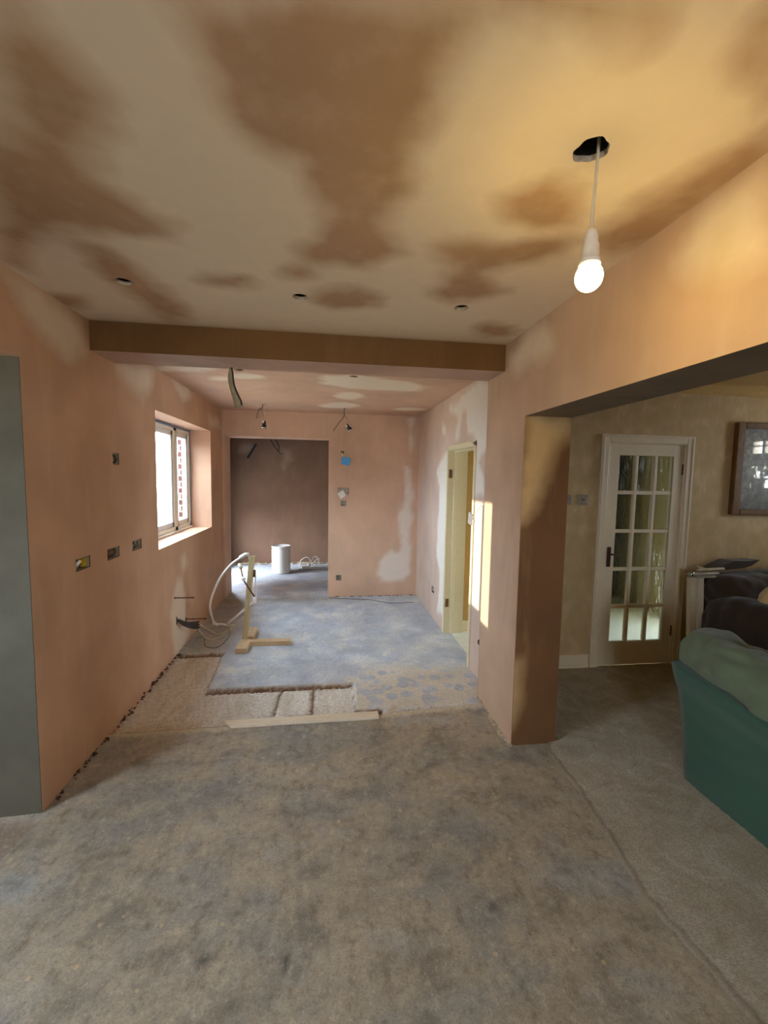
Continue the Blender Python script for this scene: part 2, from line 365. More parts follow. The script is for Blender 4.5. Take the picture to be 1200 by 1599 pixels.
def panel(name, axis, front, back, u, v, step=.05, openings=(), recesses=(), circs=(), mask=None, mats=('wall', 'wall', 'brickdark'), parent=None, kind='structure', rdepth=.035, noback=False):
    """a wall or ceiling slab: dense front face carrying the 'dry' attribute, through openings with reveals, shallow cut-outs, round holes"""
    def P(uu, vv, w_):
        return {0: (w_, uu, vv), 1: (uu, w_, vv), 2: (uu, vv, w_)}[axis]
    verts = []; faces = []; mi = []; dryi = {}
    def V(uu, vv, w_): verts.append(P(uu, vv, w_)); return len(verts)-1
    rects = [tuple(o) for o in openings]+[tuple(r) for r in recesses]+[(c[0]-c[2]*1.3, c[0]+c[2]*1.3, c[1]-c[2]*1.3, c[1]+c[2]*1.3) for c in circs]
    ul = lines(u[0], u[1], step, [x for r in rects for x in r[:2]]); vl = lines(v[0], v[1], step, [x for r in rects for x in r[2:4]])
    idx = {}
    def g(i, j):
        if (i, j) not in idx: idx[i, j] = V(ul[i], vl[j], front)
        return idx[i, j]
    for i in range(len(ul)-1):
        for j in range(len(vl)-1):
            cu = (ul[i]+ul[i+1])/2; cv = (vl[j]+vl[j+1])/2
            if any(r[0] < cu < r[1] and r[2] < cv < r[3] for r in rects): continue
            faces.append((g(i, j), g(i+1, j), g(i+1, j+1), g(i, j+1))); mi.append(0)
    sg = 1 if back > front else -1
    for c in circs:
        cu, cv, r, dep = c[:4]; n = 32; h = r*1.3; inner = []; outer = []; up_ = []; top_ = []; irr = c[4] if len(c) > 4 else 0
        for k in range(n):
            a = 2*math.pi*k/n; ca, sa = math.cos(a), math.sin(a); m_ = max(abs(ca), abs(sa)); rr = r*(1+irr*math.sin(3*a+1)+irr*.6*math.sin(7*a))
            outer.append(V(cu+h*ca/m_, cv+h*sa/m_, front)); inner.append(V(cu+rr*ca, cv+rr*sa, front)); up_.append(V(cu+rr*ca, cv+rr*sa, front+sg*.016)); top_.append(V(cu+rr*ca*1.02, cv+rr*sa*1.02, front+sg*dep))
        for k in range(n):
            k2 = (k+1) % n
            faces.append((outer[k], outer[k2], inner[k2], inner[k])); mi.append(0)
            faces.append((inner[k], inner[k2], up_[k2], up_[k])); mi.append(1)
            faces.append((up_[k], up_[k2], top_[k2], top_[k])); mi.append(3)
        faces.append(tuple(top_)); mi.append(3)
    def ring(r, w0, w1, m_, capm=None):
        a = [V(r[0], r[2], w0), V(r[1], r[2], w0), V(r[1], r[3], w0), V(r[0], r[3], w0)]; b = [V(r[0], r[2], w1), V(r[1], r[2], w1), V(r[1], r[3], w1), V(r[0], r[3], w1)]
        for k in range(4): faces.append((a[k], a[(k+1) % 4], b[(k+1) % 4], b[k])); mi.append(m_)
        if capm is not None: faces.append(tuple(b)); mi.append(capm)
    for r in recesses: ring(r, front, front+sg*rdepth, 2, 2)
    for o in openings: ring(o, front, back, 1)
    ring((u[0], u[1], v[0], v[1]), front, back, 0)
    ub = sorted(set([u[0], u[1]]+[x for o in openings for x in o[:2]])); vb = sorted(set([v[0], v[1]]+[x for o in openings for x in o[2:4]]))
    for i in range(len(ub)-1):
        for j in range(len(vb)-1):
            cu = (ub[i]+ub[i+1])/2; cv = (vb[j]+vb[j+1])/2
            if any(o[0] < cu < o[1] and o[2] < cv < o[3] for o in openings): continue
            faces.append((V(ub[i], vb[j], back), V(ub[i+1], vb[j], back), V(ub[i+1], vb[j+1], back), V(ub[i], vb[j+1], back))); mi.append(2)
    me = bpy.data.meshes.new(name); me.from_pydata(verts, [], faces)
    me.polygons.foreach_set('material_index', mi)
    A = np.array(verts); ua, va = {0: (1, 2), 1: (0, 2), 2: (0, 1)}[axis]
    dry = mask(A[:, ua], A[:, va]) if mask else np.zeros(len(A))
    at = me.attributes.new('dry', 'FLOAT', 'POINT'); at.data.foreach_set('value', dry.astype(np.float32))
    ms = list(mats)+['void']*(4-len(mats))
    o = link(name, me, ms, parent)
    me.update()
    if kind: o['kind'] = kind
    return o
# ---------------------------------------------------------------- dried-out / damp plaster patches and a bulb-lit one, in metres on each surface
CEIL_DAMP = [ [(-0.59,0.92),(-0.55,0.93),(-0.54,1.01),(-0.54,1.11),(-0.55,1.2),(-0.61,1.3),(-0.65,1.43),(-0.58,1.54),(-0.51,1.61),(-0.58,1.7),(-0.71,1.71),(-0.88,1.71),(-1.04,1.78),(-1.26,2.04),(-1.3,1.97),(-1.15,1.74)],
  [(-0.29,0.88),(0.25,0.8),(0.24,0.89),(0.24,1.03),(0.22,1.17),(0.2,1.33),(0.21,1.52),(0.27,1.65),(0.14,1.79),(-0.07,1.8),(-0.14,1.7),(-0.06,1.6),(-0.02,1.45),(-0.06,1.34),(-0.08,1.25),(-0.16,1.23),(-0.22,1.16),(-0.26,1.09),(-0.26,0.98)],
  [(-0.07,1.89),(-0.08,1.92),(-0.12,1.94),(-0.16,1.95),(-0.19,1.94),(-0.2,1.91),(-0.18,1.87),(-0.15,1.85),(-0.11,1.84),(-0.08,1.86)],
  [(0.25,2.08),(0.23,2.17),(0.14,2.24),(0.03,2.26),(-0.07,2.22),(-0.1,2.14),(-0.06,2.06),(0.02,2),(0.12,1.99),(0.21,2.02)],
  [(-0.33,2),(-0.36,2.04),(-0.43,2.07),(-0.5,2.08),(-0.55,2.07),(-0.57,2.03),(-0.53,1.99),(-0.47,1.96),(-0.4,1.95),(-0.35,1.96)],
  [(-1.15,2.34),(-1.2,2.4),(-1.3,2.45),(-1.4,2.46),(-1.47,2.44),(-1.47,2.4),(-1.4,2.34),(-1.31,2.3),(-1.21,2.28),(-1.15,2.3)],
  [(1.06,2.38),(1.06,2.44),(1.02,2.49),(0.94,2.5),(0.86,2.48),(0.81,2.42),(0.82,2.36),(0.86,2.31),(0.94,2.3),(1.01,2.32)],
  [(0.38,1.6),(0.5,1.52),(0.65,1.54),(0.77,1.44),(0.9,1.46),(0.88,1.6),(0.7,1.68),(0.63,1.79),(0.76,1.92),(0.68,2.04),(0.53,2.05),(0.45,1.99),(0.49,1.81),(0.41,1.69)],
  [(-0.92,1.78),(-0.84,1.8),(-0.8,1.9),(-0.76,2.15),(-0.72,2.54),(-0.88,2.57),(-0.94,2.25),(-0.96,2)],
  [(0.78,0.74),(0.79,0.82),(0.82,0.86),(0.96,0.9)],
  [(1.03,0.96),(0.99,1.1),(0.97,1.2),(0.9,1.36),(0.87,1.49),(1.04,1.56),(1.11,1.43),(1.17,1.26),(1.16,1.07)],
  [(0.32,0.79),(0.56,0.75),(0.62,0.8),(0.55,0.81),(0.44,0.8)],
  [(0.52,1.3),(0.6,1.21),(0.71,1.22),(0.8,1.39),(0.72,1.44),(0.57,1.41)] ]
FAR_CEIL_DRY = [ [(-0.84,3.5),(-0.91,3.58),(-1.05,3.64),(-1.21,3.68),(-1.32,3.66),(-1.35,3.61),(-1.27,3.53),(-1.14,3.47),(-0.99,3.44),(-0.88,3.45)],
  [(-0.5,3.69),(-0.54,3.75),(-0.62,3.81),(-0.72,3.83),(-0.8,3.81),(-0.81,3.76),(-0.77,3.69),(-0.69,3.64),(-0.59,3.62),(-0.52,3.64)],
  [(-0.04,3.53),(0.24,3.49),(0.68,3.66),(0.88,3.83),(0.81,4.02),(0.27,4.05),(-0.05,3.89)],
  [(0.35,4.35),(0.33,4.48),(0.26,4.58),(0.16,4.6),(0.08,4.54),(0.05,4.42),(0.08,4.29),(0.15,4.21),(0.24,4.19),(0.32,4.24)],
  [(0.34,4.94),(0.3,5.08),(0.2,5.2),(0.06,5.23),(-0.06,5.17),(-0.1,5.04),(-0.05,4.91),(0.05,4.81),(0.18,4.78),(0.29,4.83)],
  [(1.14,5.03),(1.12,5.11),(1.04,5.17),(0.91,5.2),(0.81,5.18),(0.76,5.12),(0.79,5.04),(0.87,4.98),(0.99,4.95),(1.09,4.97)],
  [(-0.81,3.85),(-0.84,3.9),(-0.89,3.94),(-0.96,3.95),(-1,3.93),(-1.01,3.89),(-0.98,3.84),(-0.92,3.8),(-0.86,3.79),(-0.82,3.81)] ]
LEFT_DRY = [ [(2,2.42),(2.23,2.43),(2.56,2.42),(2.6,2.26),(2.43,2.17),(2.24,2.22),(2.08,2.33)],
  [(2.96,2.29),(3.54,2.41),(3.49,2.26),(3.32,2.12),(3.15,2.18),(2.97,2.22)],
  [(3.95,2.41),(4.29,2.44),(4.47,2.36),(4.19,2.28),(3.98,2.33)],
  [(5.03,2.24),(5.54,2.27),(5.57,2.17),(5.24,2.13),(5.05,2.17)],
  [(3.95,0.66),(4.08,0.63),(4.16,0.43),(4.18,0.21),(4.27,0.05),(4.04,-0.06),(3.84,-0.01),(3.76,0.4),(3.86,0.54)],
  [(4.05,0.84),(4.19,0.88),(4.24,0.75),(4.11,0.71)] ]
RIGHT_DRY = [ [(4.22,2.3),(3.87,2.32),(3.63,2.36),(3.42,2.39),(3.17,2.33),(3.12,1.84),(3.25,1.79),(3.32,1.73),(3.21,1.6),(3.18,1.47),(3.43,1.46),(3.4,1.74),(3.44,1.93),(3.64,1.99),(3.68,2.18),(3.78,2.21),(3.91,1.98),(4.04,1.97),(3.91,2.15),(4.22,2.26)],
  [(4.24,1.89),(4.21,1.43),(4.25,0.9),(4.26,0.18),(4.5,0.14),(4.45,0.3),(4.44,0.59),(4.6,0.74),(4.54,1.23),(4.54,1.51),(4.7,1.67),(4.4,1.83)],
  [(4.5,2.18),(4.36,2.13),(4.32,2.04),(4.49,2.07)] ]
PIER_DRY_LIT = [ [(2.33,2.43),(2.17,2.39),(2.07,2.34),(2.05,2.24),(2.19,2.23),(2.46,2.23),(2.55,2.26),(2.59,2.36),(2.47,2.39)],
  [(1.02,2.4),(1.21,2.4),(1.3,2.32),(1.15,2.18),(1,2.18)] ]  # last patch paints the bulb's brightness onto the header
FAR_DRY = [ [(1.01,2.37),(1.12,2.38),(1.12,2.29),(1.08,2.24)],
  [(1.01,1.76),(1.08,1.74),(1.1,1.45),(1.14,1.36),(1.12,0.9),(1.11,0.67),(1.09,0.3),(1.02,0.21),(0.74,0.19),(0.67,0.3),(0.71,0.49),(0.85,0.62),(0.97,0.6),(0.98,0.79),(0.92,1.02),(0.99,1.18),(1.03,1.45)],
  [(1.07,2.22),(1.1,2.22),(1.11,1.82),(1.09,1.79)] ]
BACK_DRY = [ [(-1.34,2.07),(-1.37,2.02),(-1.43,1.98),(-1.51,1.98),(-1.58,2.01),(-1.6,2.06),(-1.58,2.12),(-1.51,2.15),(-1.43,2.15),(-1.37,2.12)],
  [(-0.83,2.06),(-0.69,2.03),(-0.63,1.88),(-0.72,1.83),(-0.77,1.68),(-0.83,1.76),(-0.76,1.91)] ]
# ---------------------------------------------------------------- setting
def inv(polys, **k): return lambda X, Y: 1-patchmask(polys, X, Y, **k)
def fwdm(polys, **k): return lambda X, Y: patchmask(polys, X, Y, **k)
YB = -2.55; XBAY = -2.65
# near ceiling with three downlight holes and the ragged pendant hole
def ceil_mask(X, Y):
    m = 1-patchmask(CEIL_DAMP, X, Y, soft=.09, amp=.05)
    band = np.clip((Y-2.60)/.06, 0, 1)*.6                                   # damp line against the beam
    return np.clip(m-band, 0, 1)
panel('ceiling', 2, ZC, ZC+.16, (XL-.02, XR+.01), (YB, YB1+.05), .03,
      circs=[(-.90, 2.105, .036, .09), (-.135, 2.135, .036, .09), (.65, 2.13, .036, .09), (.662, 1.09, .043, .10, .07)], mask=ceil_mask,
      mats=('ceil', 'mortar', 'brickdark', 'void'))
panel('ceiling_far', 2, ZC2, ZC2+.19, (XL-.02, XR2+.02), (YB1, YD+.02), .04,
      circs=[(-.69, 3.51, .034, .09), (.20, 3.54, .034, .09), (-.74, 5.15, .030, .09), (.20, 5.21, .030, .09)],
      mask=fwdm(FAR_CEIL_DRY, soft=.06, amp=.05), mats=('farceil', 'mortar', 'brickdark', 'void'))
# left wall: near opening, window, cut-outs
WIN = (3.548, 5.118, .996, 2.085)
SL = [(2.43, 2.57, 1.07, 1.135), (2.76, 2.91, 1.065, 1.135), (3.10, 3.24, 1.065, 1.135), (2.865, 2.945, 1.65, 1.72)]
SLIT = [(3.86, 4.32, .508, .522), (4.06, 4.62, .222, .236)]; SLIT = []
panel('wall_left', 0, XL, -1.60, (YB, YD+.02), (-.06, ZC), .045, openings=[(.20, YJ, -.05, 2.09), WIN], recesses=SL+SLIT+[(3.90, 3.925, .262, .335)],
      mask=fwdm(LEFT_DRY, soft=.07, amp=.04), mats=('wall', 'reveal', 'brickdark'))
g = MB().box((-1.600, YJ-.004, -.05), (XL-.002, YJ, 2.092)).build('wall_left_reveal', 'grey'); g['kind'] = 'structure'
# beam across the room
bm_ = MB().box((XL, YB0, ZB), (XR, YB1, ZC), mi=0)
bm_.bm.faces.ensure_lookup_table()
for f in bm_.bm.faces:
    if f.calc_center_median().z < ZB+.01: f.material_index = 1
o = bm_.build('beam', ['beam', 'soffit']); o['kind'] = 'structure'
# right wall: pier and header (near), recessed stretch with the hall doorway (far)
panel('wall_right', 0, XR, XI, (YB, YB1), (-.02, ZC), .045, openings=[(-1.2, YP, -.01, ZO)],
      recesses=[(2.925, 2.96, .385, .415), ], mask=fwdm(PIER_DRY_LIT, soft=.07, amp=.04), mats=('header', 'soff2', 'brickdark'))
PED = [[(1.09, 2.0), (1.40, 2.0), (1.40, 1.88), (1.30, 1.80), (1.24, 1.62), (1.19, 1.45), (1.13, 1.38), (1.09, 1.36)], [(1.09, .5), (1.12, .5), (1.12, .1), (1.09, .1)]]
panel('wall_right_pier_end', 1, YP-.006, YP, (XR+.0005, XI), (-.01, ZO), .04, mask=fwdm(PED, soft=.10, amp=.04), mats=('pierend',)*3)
panel('wall_right_far', 0, XR2, XI, (YB1-.06, YD+.02), (-.02, ZC2), .04, openings=[(3.40, 4.23, -.01, 1.90)],
      recesses=[(4.66, 4.76, .29, .36), (2.935, 2.985, 1.235, 1.315)], mask=fwdm(RIGHT_DRY, soft=.05, amp=.035), mats=('rwall', 'reveal', 'brickdark'))
# far wall with the opening to the back room
SF = [(.13, .27, 1.375, 1.45), (.165, .235, 1.215, 1.285), (.115, .185, .22, .29)]
panel('wall_far', 1, YD, YD+.34, (XL-.02, XR2+.02), (-.02, ZC2), .045, openings=[(-1.298, .008, -.01, ZH)], recesses=SF+[(.165, .205, 1.895, 1.925)],
      mask=fwdm(FAR_DRY, soft=.05, amp=.04), mats=('farw', 'farw', 'brickdark'))
# back room
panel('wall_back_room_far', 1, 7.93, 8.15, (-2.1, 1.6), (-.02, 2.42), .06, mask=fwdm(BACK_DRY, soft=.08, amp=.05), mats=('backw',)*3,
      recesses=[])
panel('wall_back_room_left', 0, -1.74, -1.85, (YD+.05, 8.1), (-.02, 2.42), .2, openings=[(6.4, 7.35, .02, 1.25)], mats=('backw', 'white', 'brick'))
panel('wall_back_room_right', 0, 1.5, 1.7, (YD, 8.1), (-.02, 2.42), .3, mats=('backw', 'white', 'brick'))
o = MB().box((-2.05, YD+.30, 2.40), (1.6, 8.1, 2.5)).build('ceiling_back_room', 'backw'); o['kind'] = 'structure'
o = MB().box((-1.86, YD+.02, -.05), (-1.345, YD+.33, 3.2)).build('wall_exterior_brick', 'brick'); o['kind'] = 'structure'
# behind the camera: rear wall and side bay, their openings added and sized for daylight
panel('wall_rear', 1, YB, YB-.1, (-1.7, 5.1), (-.05, 2.6), .3, openings=[(-.38, .38, 1.1, 1.85)], mats=('wall', 'reveal', 'brick'))
panel('wall_bay_left', 0, XBAY, XBAY-.1, (-.1, 2.5), (-.05, 2.5), .3, openings=[(.3, .98, .82, 1.95)], mats=('grey', 'white', 'brick'))
for nm, lo, hi in (('wall_bay_far', (XBAY-.1, YJ+.02, -.05), (-1.6, YJ+.12, 2.5)), ('wall_bay_near', (XBAY-.1, .0, -.05), (-1.6, .16, 2.5)), ('ceiling_bay', (XBAY-.1, 0, 2.2), (-1.6, 2.2, 2.3))):
    o = MB().box(lo, hi).build(nm, 'grey'); o['kind'] = 'structure'
# lounge shell
panel('wall_lounge_far', 1, YLW, YLW+.1, (XI, 5.1), (-.02, 2.45), .2, openings=[(2.29, 3.01, .0, 1.93)], mats=('paper', 'white', 'hallw'))
panel('wall_lounge_right', 0, 5.0, 5.15, (YB, YLW+.1), (-.02, 2.45), .2, openings=[(1.99, 2.75, 1.52, 2.12)], mats=('paper', 'white', 'brick'))
o = MB().box((XI-.01, YB, 2.41), (5.1, YLW+.02, 2.5)).build('ceiling_lounge', 'tan'); o['kind'] = 'structure'
cv = MB(); cs = [(0, 0), (0, -.075), (.012, -.075), (.03, -.06), (.05, -.035), (.085, -.014), (.10, -.012), (.10, 0)]
cv.prism([(YLW-a, 2.41+b) for a, b in cs], XI, 5.0, lambda y, z, x: (x, y, z))
o = cv.build('trim_1', 'tan'); o['kind'] = 'structure'
o = MB().box((XI, YLW-.018, .01), (2.215, YLW, .125), .006).box((XI, YLW-.022, .01), (2.215, YLW, .035), .002).build('baseboard_lounge', 'white'); o['kind'] = 'structure'
# hall shell behind the glazed door and the kitchen doorway
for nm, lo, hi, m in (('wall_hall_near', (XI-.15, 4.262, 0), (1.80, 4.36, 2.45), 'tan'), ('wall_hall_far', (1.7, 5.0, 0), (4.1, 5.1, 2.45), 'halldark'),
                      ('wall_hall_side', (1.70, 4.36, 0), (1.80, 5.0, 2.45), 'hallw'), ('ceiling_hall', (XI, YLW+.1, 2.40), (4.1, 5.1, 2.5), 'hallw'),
                      ('floor_hall', (XR2+.075, 3.36, -.05), (4.1, 5.1, .004), 'hallfloor')):
    o = MB().box(lo, hi).build(nm, m); o['kind'] = 'structure'
panel('wall_hall_right', 0, 4.0, 4.1, (YLW+.1, 5.1), (-.02, 2.45), .3, openings=[(3.5, 4.2, .1, .85)], mats=('hallw', 'white', 'brick'))
o = MB().box((XI-.14, 4.245, .0), (1.70, 4.262, .11), .005).build('baseboard_hall', 'white'); o['kind'] = 'structure'
# doorway lining to the hall (door taken off, hinges left)
d2 = MB()
d2.box((XR2-.012, 4.196, 0), (XI+.01, 4.242, 1.905), .003).box((XR2-.012, 3.392, 0), (XI+.01, 3.432, 1.905), .003).box((XR2-.012, 3.392, 1.868), (XI+.01, 4.242, 1.915), .003)
d2.box((1.255, 4.182, 0), (1.295, 4.197, 1.87), .002).box((1.255, 3.432, 0), (1.295, 3.446, 1.87), .002).box((1.255, 3.43, 1.855), (1.295, 4.197, 1.87), .002)
d2 = d2.build('door_2', 'cream'); d2['kind'] = 'structure'
for z in (1.60, .28):
    h = MB().box((1.212, 4.188, z), (1.236, 4.197, z+.085), .001).tube([(1.207, 4.188, z), (1.207, 4.188, z+.085)], .005).build('hinge', 'copper', d2)
h = MB().box((1.212, 3.431, 1.60), (1.236, 3.440, 1.685), .001).build('hinge', 'copper', d2)
# ---------------------------------------------------------------- floor
def nz(x, y, s, k=0.): return noise.noise(Vector((x*s+k, y*s-k, k)))
xs = lines(XBAY, XL-.02, .12)+lines(XL-.01, XI, .014)
xs = sorted(set(xs)); ys = sorted(set(lines(YB, .7, .12)+lines(.72, 2.5, .03)+lines(2.51, 4.02, .011)+lines(4.05, 8.0, .035)))
TR = [(-1.40, 2.70), (-1.40, 3.90), (-.93, 3.905), (-.885, 3.21), (.20, 3.22), (.20, 2.825), (.385, 2.815), (.385, 2.755), (-.64, 2.735)]
X, Y = np.meshgrid(np.array(xs), np.array(ys), indexing='ij'); Xf = X.ravel(); Yf = Y.ravel()
N1 = np.array([nz(a, b, 18, 3.) for a, b in zip(Xf, Yf)]); N2 = np.array([nz(a, b, 55, 9.) for a, b in zip(Xf, Yf)]); N3 = np.array([nz(a, b, 5, 1.) for a, b in zip(Xf, Yf)])
sd_ = sdf(TR, Xf, Yf)+N1*.010+N2*.006
dig = np.clip(.5-sd_/.018, 0, 1)
LP = [(-1.9, 1.0), (-1.34, 1.72), (-1.30, 2.055), (-1.9, 2.09)]
sl = sdf(LP, Xf, Yf)+N1*.03; dig2 = np.clip(.5-sl/.03, 0, 1)
Z = N2*.0012+N3*.002
Z -= dig*(.032+.004*N1)+dig2*.02
Z += dig*(N1*.004+N2*.003)
edge = np.clip(1-np.abs(sd_-.012)/.013, 0, 1)*.55
def seg(ax, ay, bx, by, w_):
    ex, ey = bx-ax, by-ay; tt = np.clip(((Xf-ax)*ex+(Yf-ay)*ey)/(ex*ex+ey*ey), 0, 1)
    d = np.sqrt((Xf-ax-ex*tt)**2+(Yf-ay-ey*tt)**2)+N2*.012; return np.clip(1.3-d/w_, 0, 1)
# crumbly mortar ridge where the two screeds meet
rid = np.maximum(seg(-1.32, 2.69, -.64, 2.685, .030), seg(.36, 2.73, 1.12, 2.80, .026)); rid = np.maximum(rid, seg(.40, 2.73, .46, 2.83, .030))
rid2 = seg(XR+.0, 2.35, XR+.03, 2.93, .020)
Z += np.maximum(rid, rid2)*(.007+.006*N2)
edge = np.maximum(edge, np.maximum(rid, rid2)*.9)
# cut channels in the dug-out area
gr = np.zeros_like(Xf)
for a in ((-.34, 3.19, -.36, 2.83, .012), (-.10, 3.19, -.10, 2.84, .014), (-.46, 2.84, -.36, 2.83, .012), (-.24, 2.84, -.10, 2.84, .016), (.20, 2.82, .38, 2.815, .010), (-.88, 3.205, .20, 3.212, .010), (-1.30, 3.895, -.93, 3.895, .012)):
    gr = np.maximum(gr, seg(*a))
Z -= gr*dig*.012
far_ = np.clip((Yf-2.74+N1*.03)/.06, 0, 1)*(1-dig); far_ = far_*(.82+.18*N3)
# dusty brown corner on the left of the window bay, and a darker band by the back-room opening
dusty = np.clip(.5-sdf([(-1.4, 3.9), (-.93, 3.9), (-.80, 4.5), (-1.0, 5.3), (-1.4, 5.9)], Xf, Yf)/.25, 0, 1)*.55
band = np.clip(1-np.abs(Yf-5.55+N3*.1)/.22, 0, 1)*.55*np.clip((.5-Xf)/.5, 0, 1)
far_ = np.clip(far_-dusty*.8-band, 0, 1)
spot = np.zeros_like(Xf)
for cx, cy_, a, b in ((-.40, 1.35, .035, .022), (-.13, 1.31, .012, .03), (.62, 1.42, .02, .014), (-.11, 1.58, .008, .006)):
    spot = np.maximum(spot, np.clip(1.4-np.sqrt(((Xf-cx)/a)**2+((Yf-cy_)/b)**2)-N1*.4, 0, 1)*.8)
dabs = np.clip(.5-sdf([(.12, 2.80), (.12, 3.3), (.5, 3.5), (1.2, 3.4), (1.2, 2.8)], Xf, Yf)/.15, 0, 1)
faces = []; nx, ny = len(xs), len(ys)
for i in range(nx-1):
    for j in range(ny-1):
        a = i*ny+j; faces.append((a, a+ny, a+ny+1, a+1))
me = bpy.data.meshes.new('floor'); me.from_pydata(np.stack([Xf, Yf, Z], 1).tolist(), [], faces)
for nm, arr in (('far', far_), ('rough', np.maximum(dig, dig2*.7)), ('edge', edge), ('groove', np.clip(dig2*.6+gr+np.clip(1-np.abs(sd_+.003)/.006, 0, 1)*.8, 0, 1)), ('spot', spot), ('dabs', dabs)):
    me.attributes.new(nm, 'FLOAT', 'POINT').data.foreach_set('value', arr.astype(np.float32))
for p in me.polygons: p.use_smooth = True
fl = link('floor', me, 'floor'); fl['kind'] = 'structure'
o = MB().box((XI-.05, YB, -.06), (5.1, YLW+.05, -.004)).build('floor_lounge', 'brickdark'); o['kind'] = 'structure'
o = MB().box((XI, 5.9, -.05), (1.6, 8.1, 0)).build('floor_back_room', 'mortar'); o['kind'] = 'structure'
# carpet: its cut edge wanders along the line of the old wall
ce = [(YB, 1.30), (.6, 1.275), (1.0, 1.262), (1.14, 1.25), (1.39, 1.215), (1.61, 1.25), (1.96, 1.29), (2.25, 1.29), (2.335, 1.33), (2.345, 1.392), (YLW, 1.392)]
cys = sorted(set(lines(YB, .6, .1)+lines(.62, 2.7, .014)+lines(2.72, YLW-.001, .03))); cu = [0, .004, .02]+[.02+.014*k for k in range(1, 60)]+[.86+.06*k for k in range(1, 50)]
V_ = []; F_ = []
for j, y in enumerate(cys):
    x0 = np.interp(y, [a for a, _ in ce], [b for _, b in ce])+(.012*nz(0, y, 22, 2.)+.006*nz(0, y, 70, 5.) if y < 2.3 else 0)
    for i, u_ in enumerate(cu):
        x = min(x0+u_, 4.99+i*1e-5); h = .011+.0035*nz(x, y, 9, 4.)+.004*nz(x, y, 45, 7.)+.003*nz(x, y, 110, 3.)
        V_.append((x, y, .0005 if i == 0 else h))
n_ = len(cu)
for j in range(len(cys)-1):
    for i in range(n_-1): a = j*n_+i; F_.append((a, a+1, a+n_+1, a+n_))
me = bpy.data.meshes.new('carpet'); me.from_pydata(V_, [], F_)
me.attributes.new('rim_shade', 'FLOAT', 'POINT').data.foreach_set('value', np.array([1. if (k % n_) < 3 else 0. for k in range(len(V_))], dtype=np.float32))
for p in me.polygons: p.use_smooth = True
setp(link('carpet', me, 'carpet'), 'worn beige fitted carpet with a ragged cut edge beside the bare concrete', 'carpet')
# timber board lying along the near edge of the dug-out floor
bd = MB(); f3 = lambda x, y, z: (x, y, z+.004*math.sin(x*3))
bd.prism([(-.655, 2.765), (-.60, 2.690), (.345, 2.700), (.345, 2.765)], -.004, .016, f3)
setp(bd.build('timber_board', 'board'), 'long flat pale dusty board lying along the near edge of the dug-out floor', 'board')
# crumbs of mortar at wall feet: uncountable grit
def rubble(name, pts, label, n, rmin, rmax, seedv, wid=.02, m='mortar'):
    rnd = random.Random(seedv); b = bmesh.new(); L = [Vector((*p, 0)) for p in pts]
    for _ in range(n):
        k = rnd.randrange(len(L)-1); p = L[k].lerp(L[k+1], rnd.random()); r = rmin+(rmax-rmin)*rnd.random()**2
        mt = Matrix.Translation((p.x+rnd.uniform(-wid, wid), p.y+rnd.uniform(-wid, wid), r*.45)) @ Matrix.Rotation(rnd.random()*6, 4, 'Z') @ Matrix.Diagonal((r*rnd.uniform(.8, 1.6), r, r*.7, 1))
        g_ = bmesh.ops.create_icosphere(b, subdivisions=1, radius=1, matrix=mt)
        for v in g_['verts']: v.co += Vector((rnd.uniform(-.2, .2)*r, rnd.uniform(-.2, .2)*r, rnd.uniform(-.15, .15)*r))
    me = bpy.data.meshes.new(name); b.to_mesh(me); b.free(); o = link(name, me, m); return setp(o, label, 'rubble', None, 'stuff')
rubble('rubble', [(XL+.015, 2.12), (XL+.015, 2.7)], 'brown plaster crumbs along the foot of the left wall', 40, .003, .010, 1, .012, 'brickdark')
rubble('rubble', [(XL+.02, 2.72), (XL+.02, 3.9)], 'dark grit in the dug-out floor along the left wall', 80, .004, .013, 2, .016, 'brickdark')
rubble('rubble', [(1.09, 2.34), (1.10, 2.93)], 'pale mortar crumbs along the foot of the right pier', 70, .004, .012, 3, .018)
rubble('rubble', [(1.02, 2.80), (.42, 2.76)], 'pale mortar crumbs in a line across the screed joint', 50, .003, .009, 4, .03)
rubble('rubble', [(-1.9, 7.83), (.6, 7.83)], 'heap of pale rubble along the foot of the back room wall', 260, .01, .035, 5, .05)
rubble('rubble', [(.02, 5.63), (1.18, 5.63)], 'brown crumbs along the foot of the far wall', 60, .004, .010, 6, .01, 'brickdark')
# ---------------------------------------------------------------- kitchen window
XF = -1.58
wf = MB()
y0, y1, z0, z1 = WIN[0]+.002, WIN[1]-.002, WIN[2]+.002, WIN[3]-.002
def barY(b, ya, yb, z, w_, x0, x1, bev=.004, mi=0): b.box((x0, ya, z), (x1, yb, z+w_), bev, mi)
wf.box((XF-.035, y0, z0), (XF+.035, y1, z0+.06), .005); wf.box((XF-.035, y0, z1-.055), (XF+.035, y1, z1), .005)
for a in (y0, 3.99, 4.60, y1-.055): wf.box((XF-.035, a, z0), (XF+.035, a+.055+(.03 if 3.9 < a < 4.9 else 0), z1), .005)
wf.box((XF-.05, y0, z0-.0), (XF+.06, y1, z0+.018), .003)
win = wf.build('window_1', 'upvc'); win['kind'] = 'structure'
for a, b in ((y0+.055, 3.99), (4.075, 4.60), (4.685, y1-.055)):
    s_ = MB(); 
    for lo, hi in (((XF-.025, a, z0+.06), (XF+.025, b, z0+.11)), ((XF-.025, a, z1-.105), (XF+.025, b, z1-.055)), ((XF-.025, a, z0+.06), (XF+.025, a+.05, z1-.055)), ((XF-.025, b-.05, z0+.06), (XF+.025, b, z1-.055))): s_.box(lo, hi, .006)
    s_ = s_.build('sash', 'upvcw', win)
    MB().box((XF-.004, a+.045, z0+.105), (XF+.004, b-.045, z1-.10)).build('glass_pane', 'glass', s_)
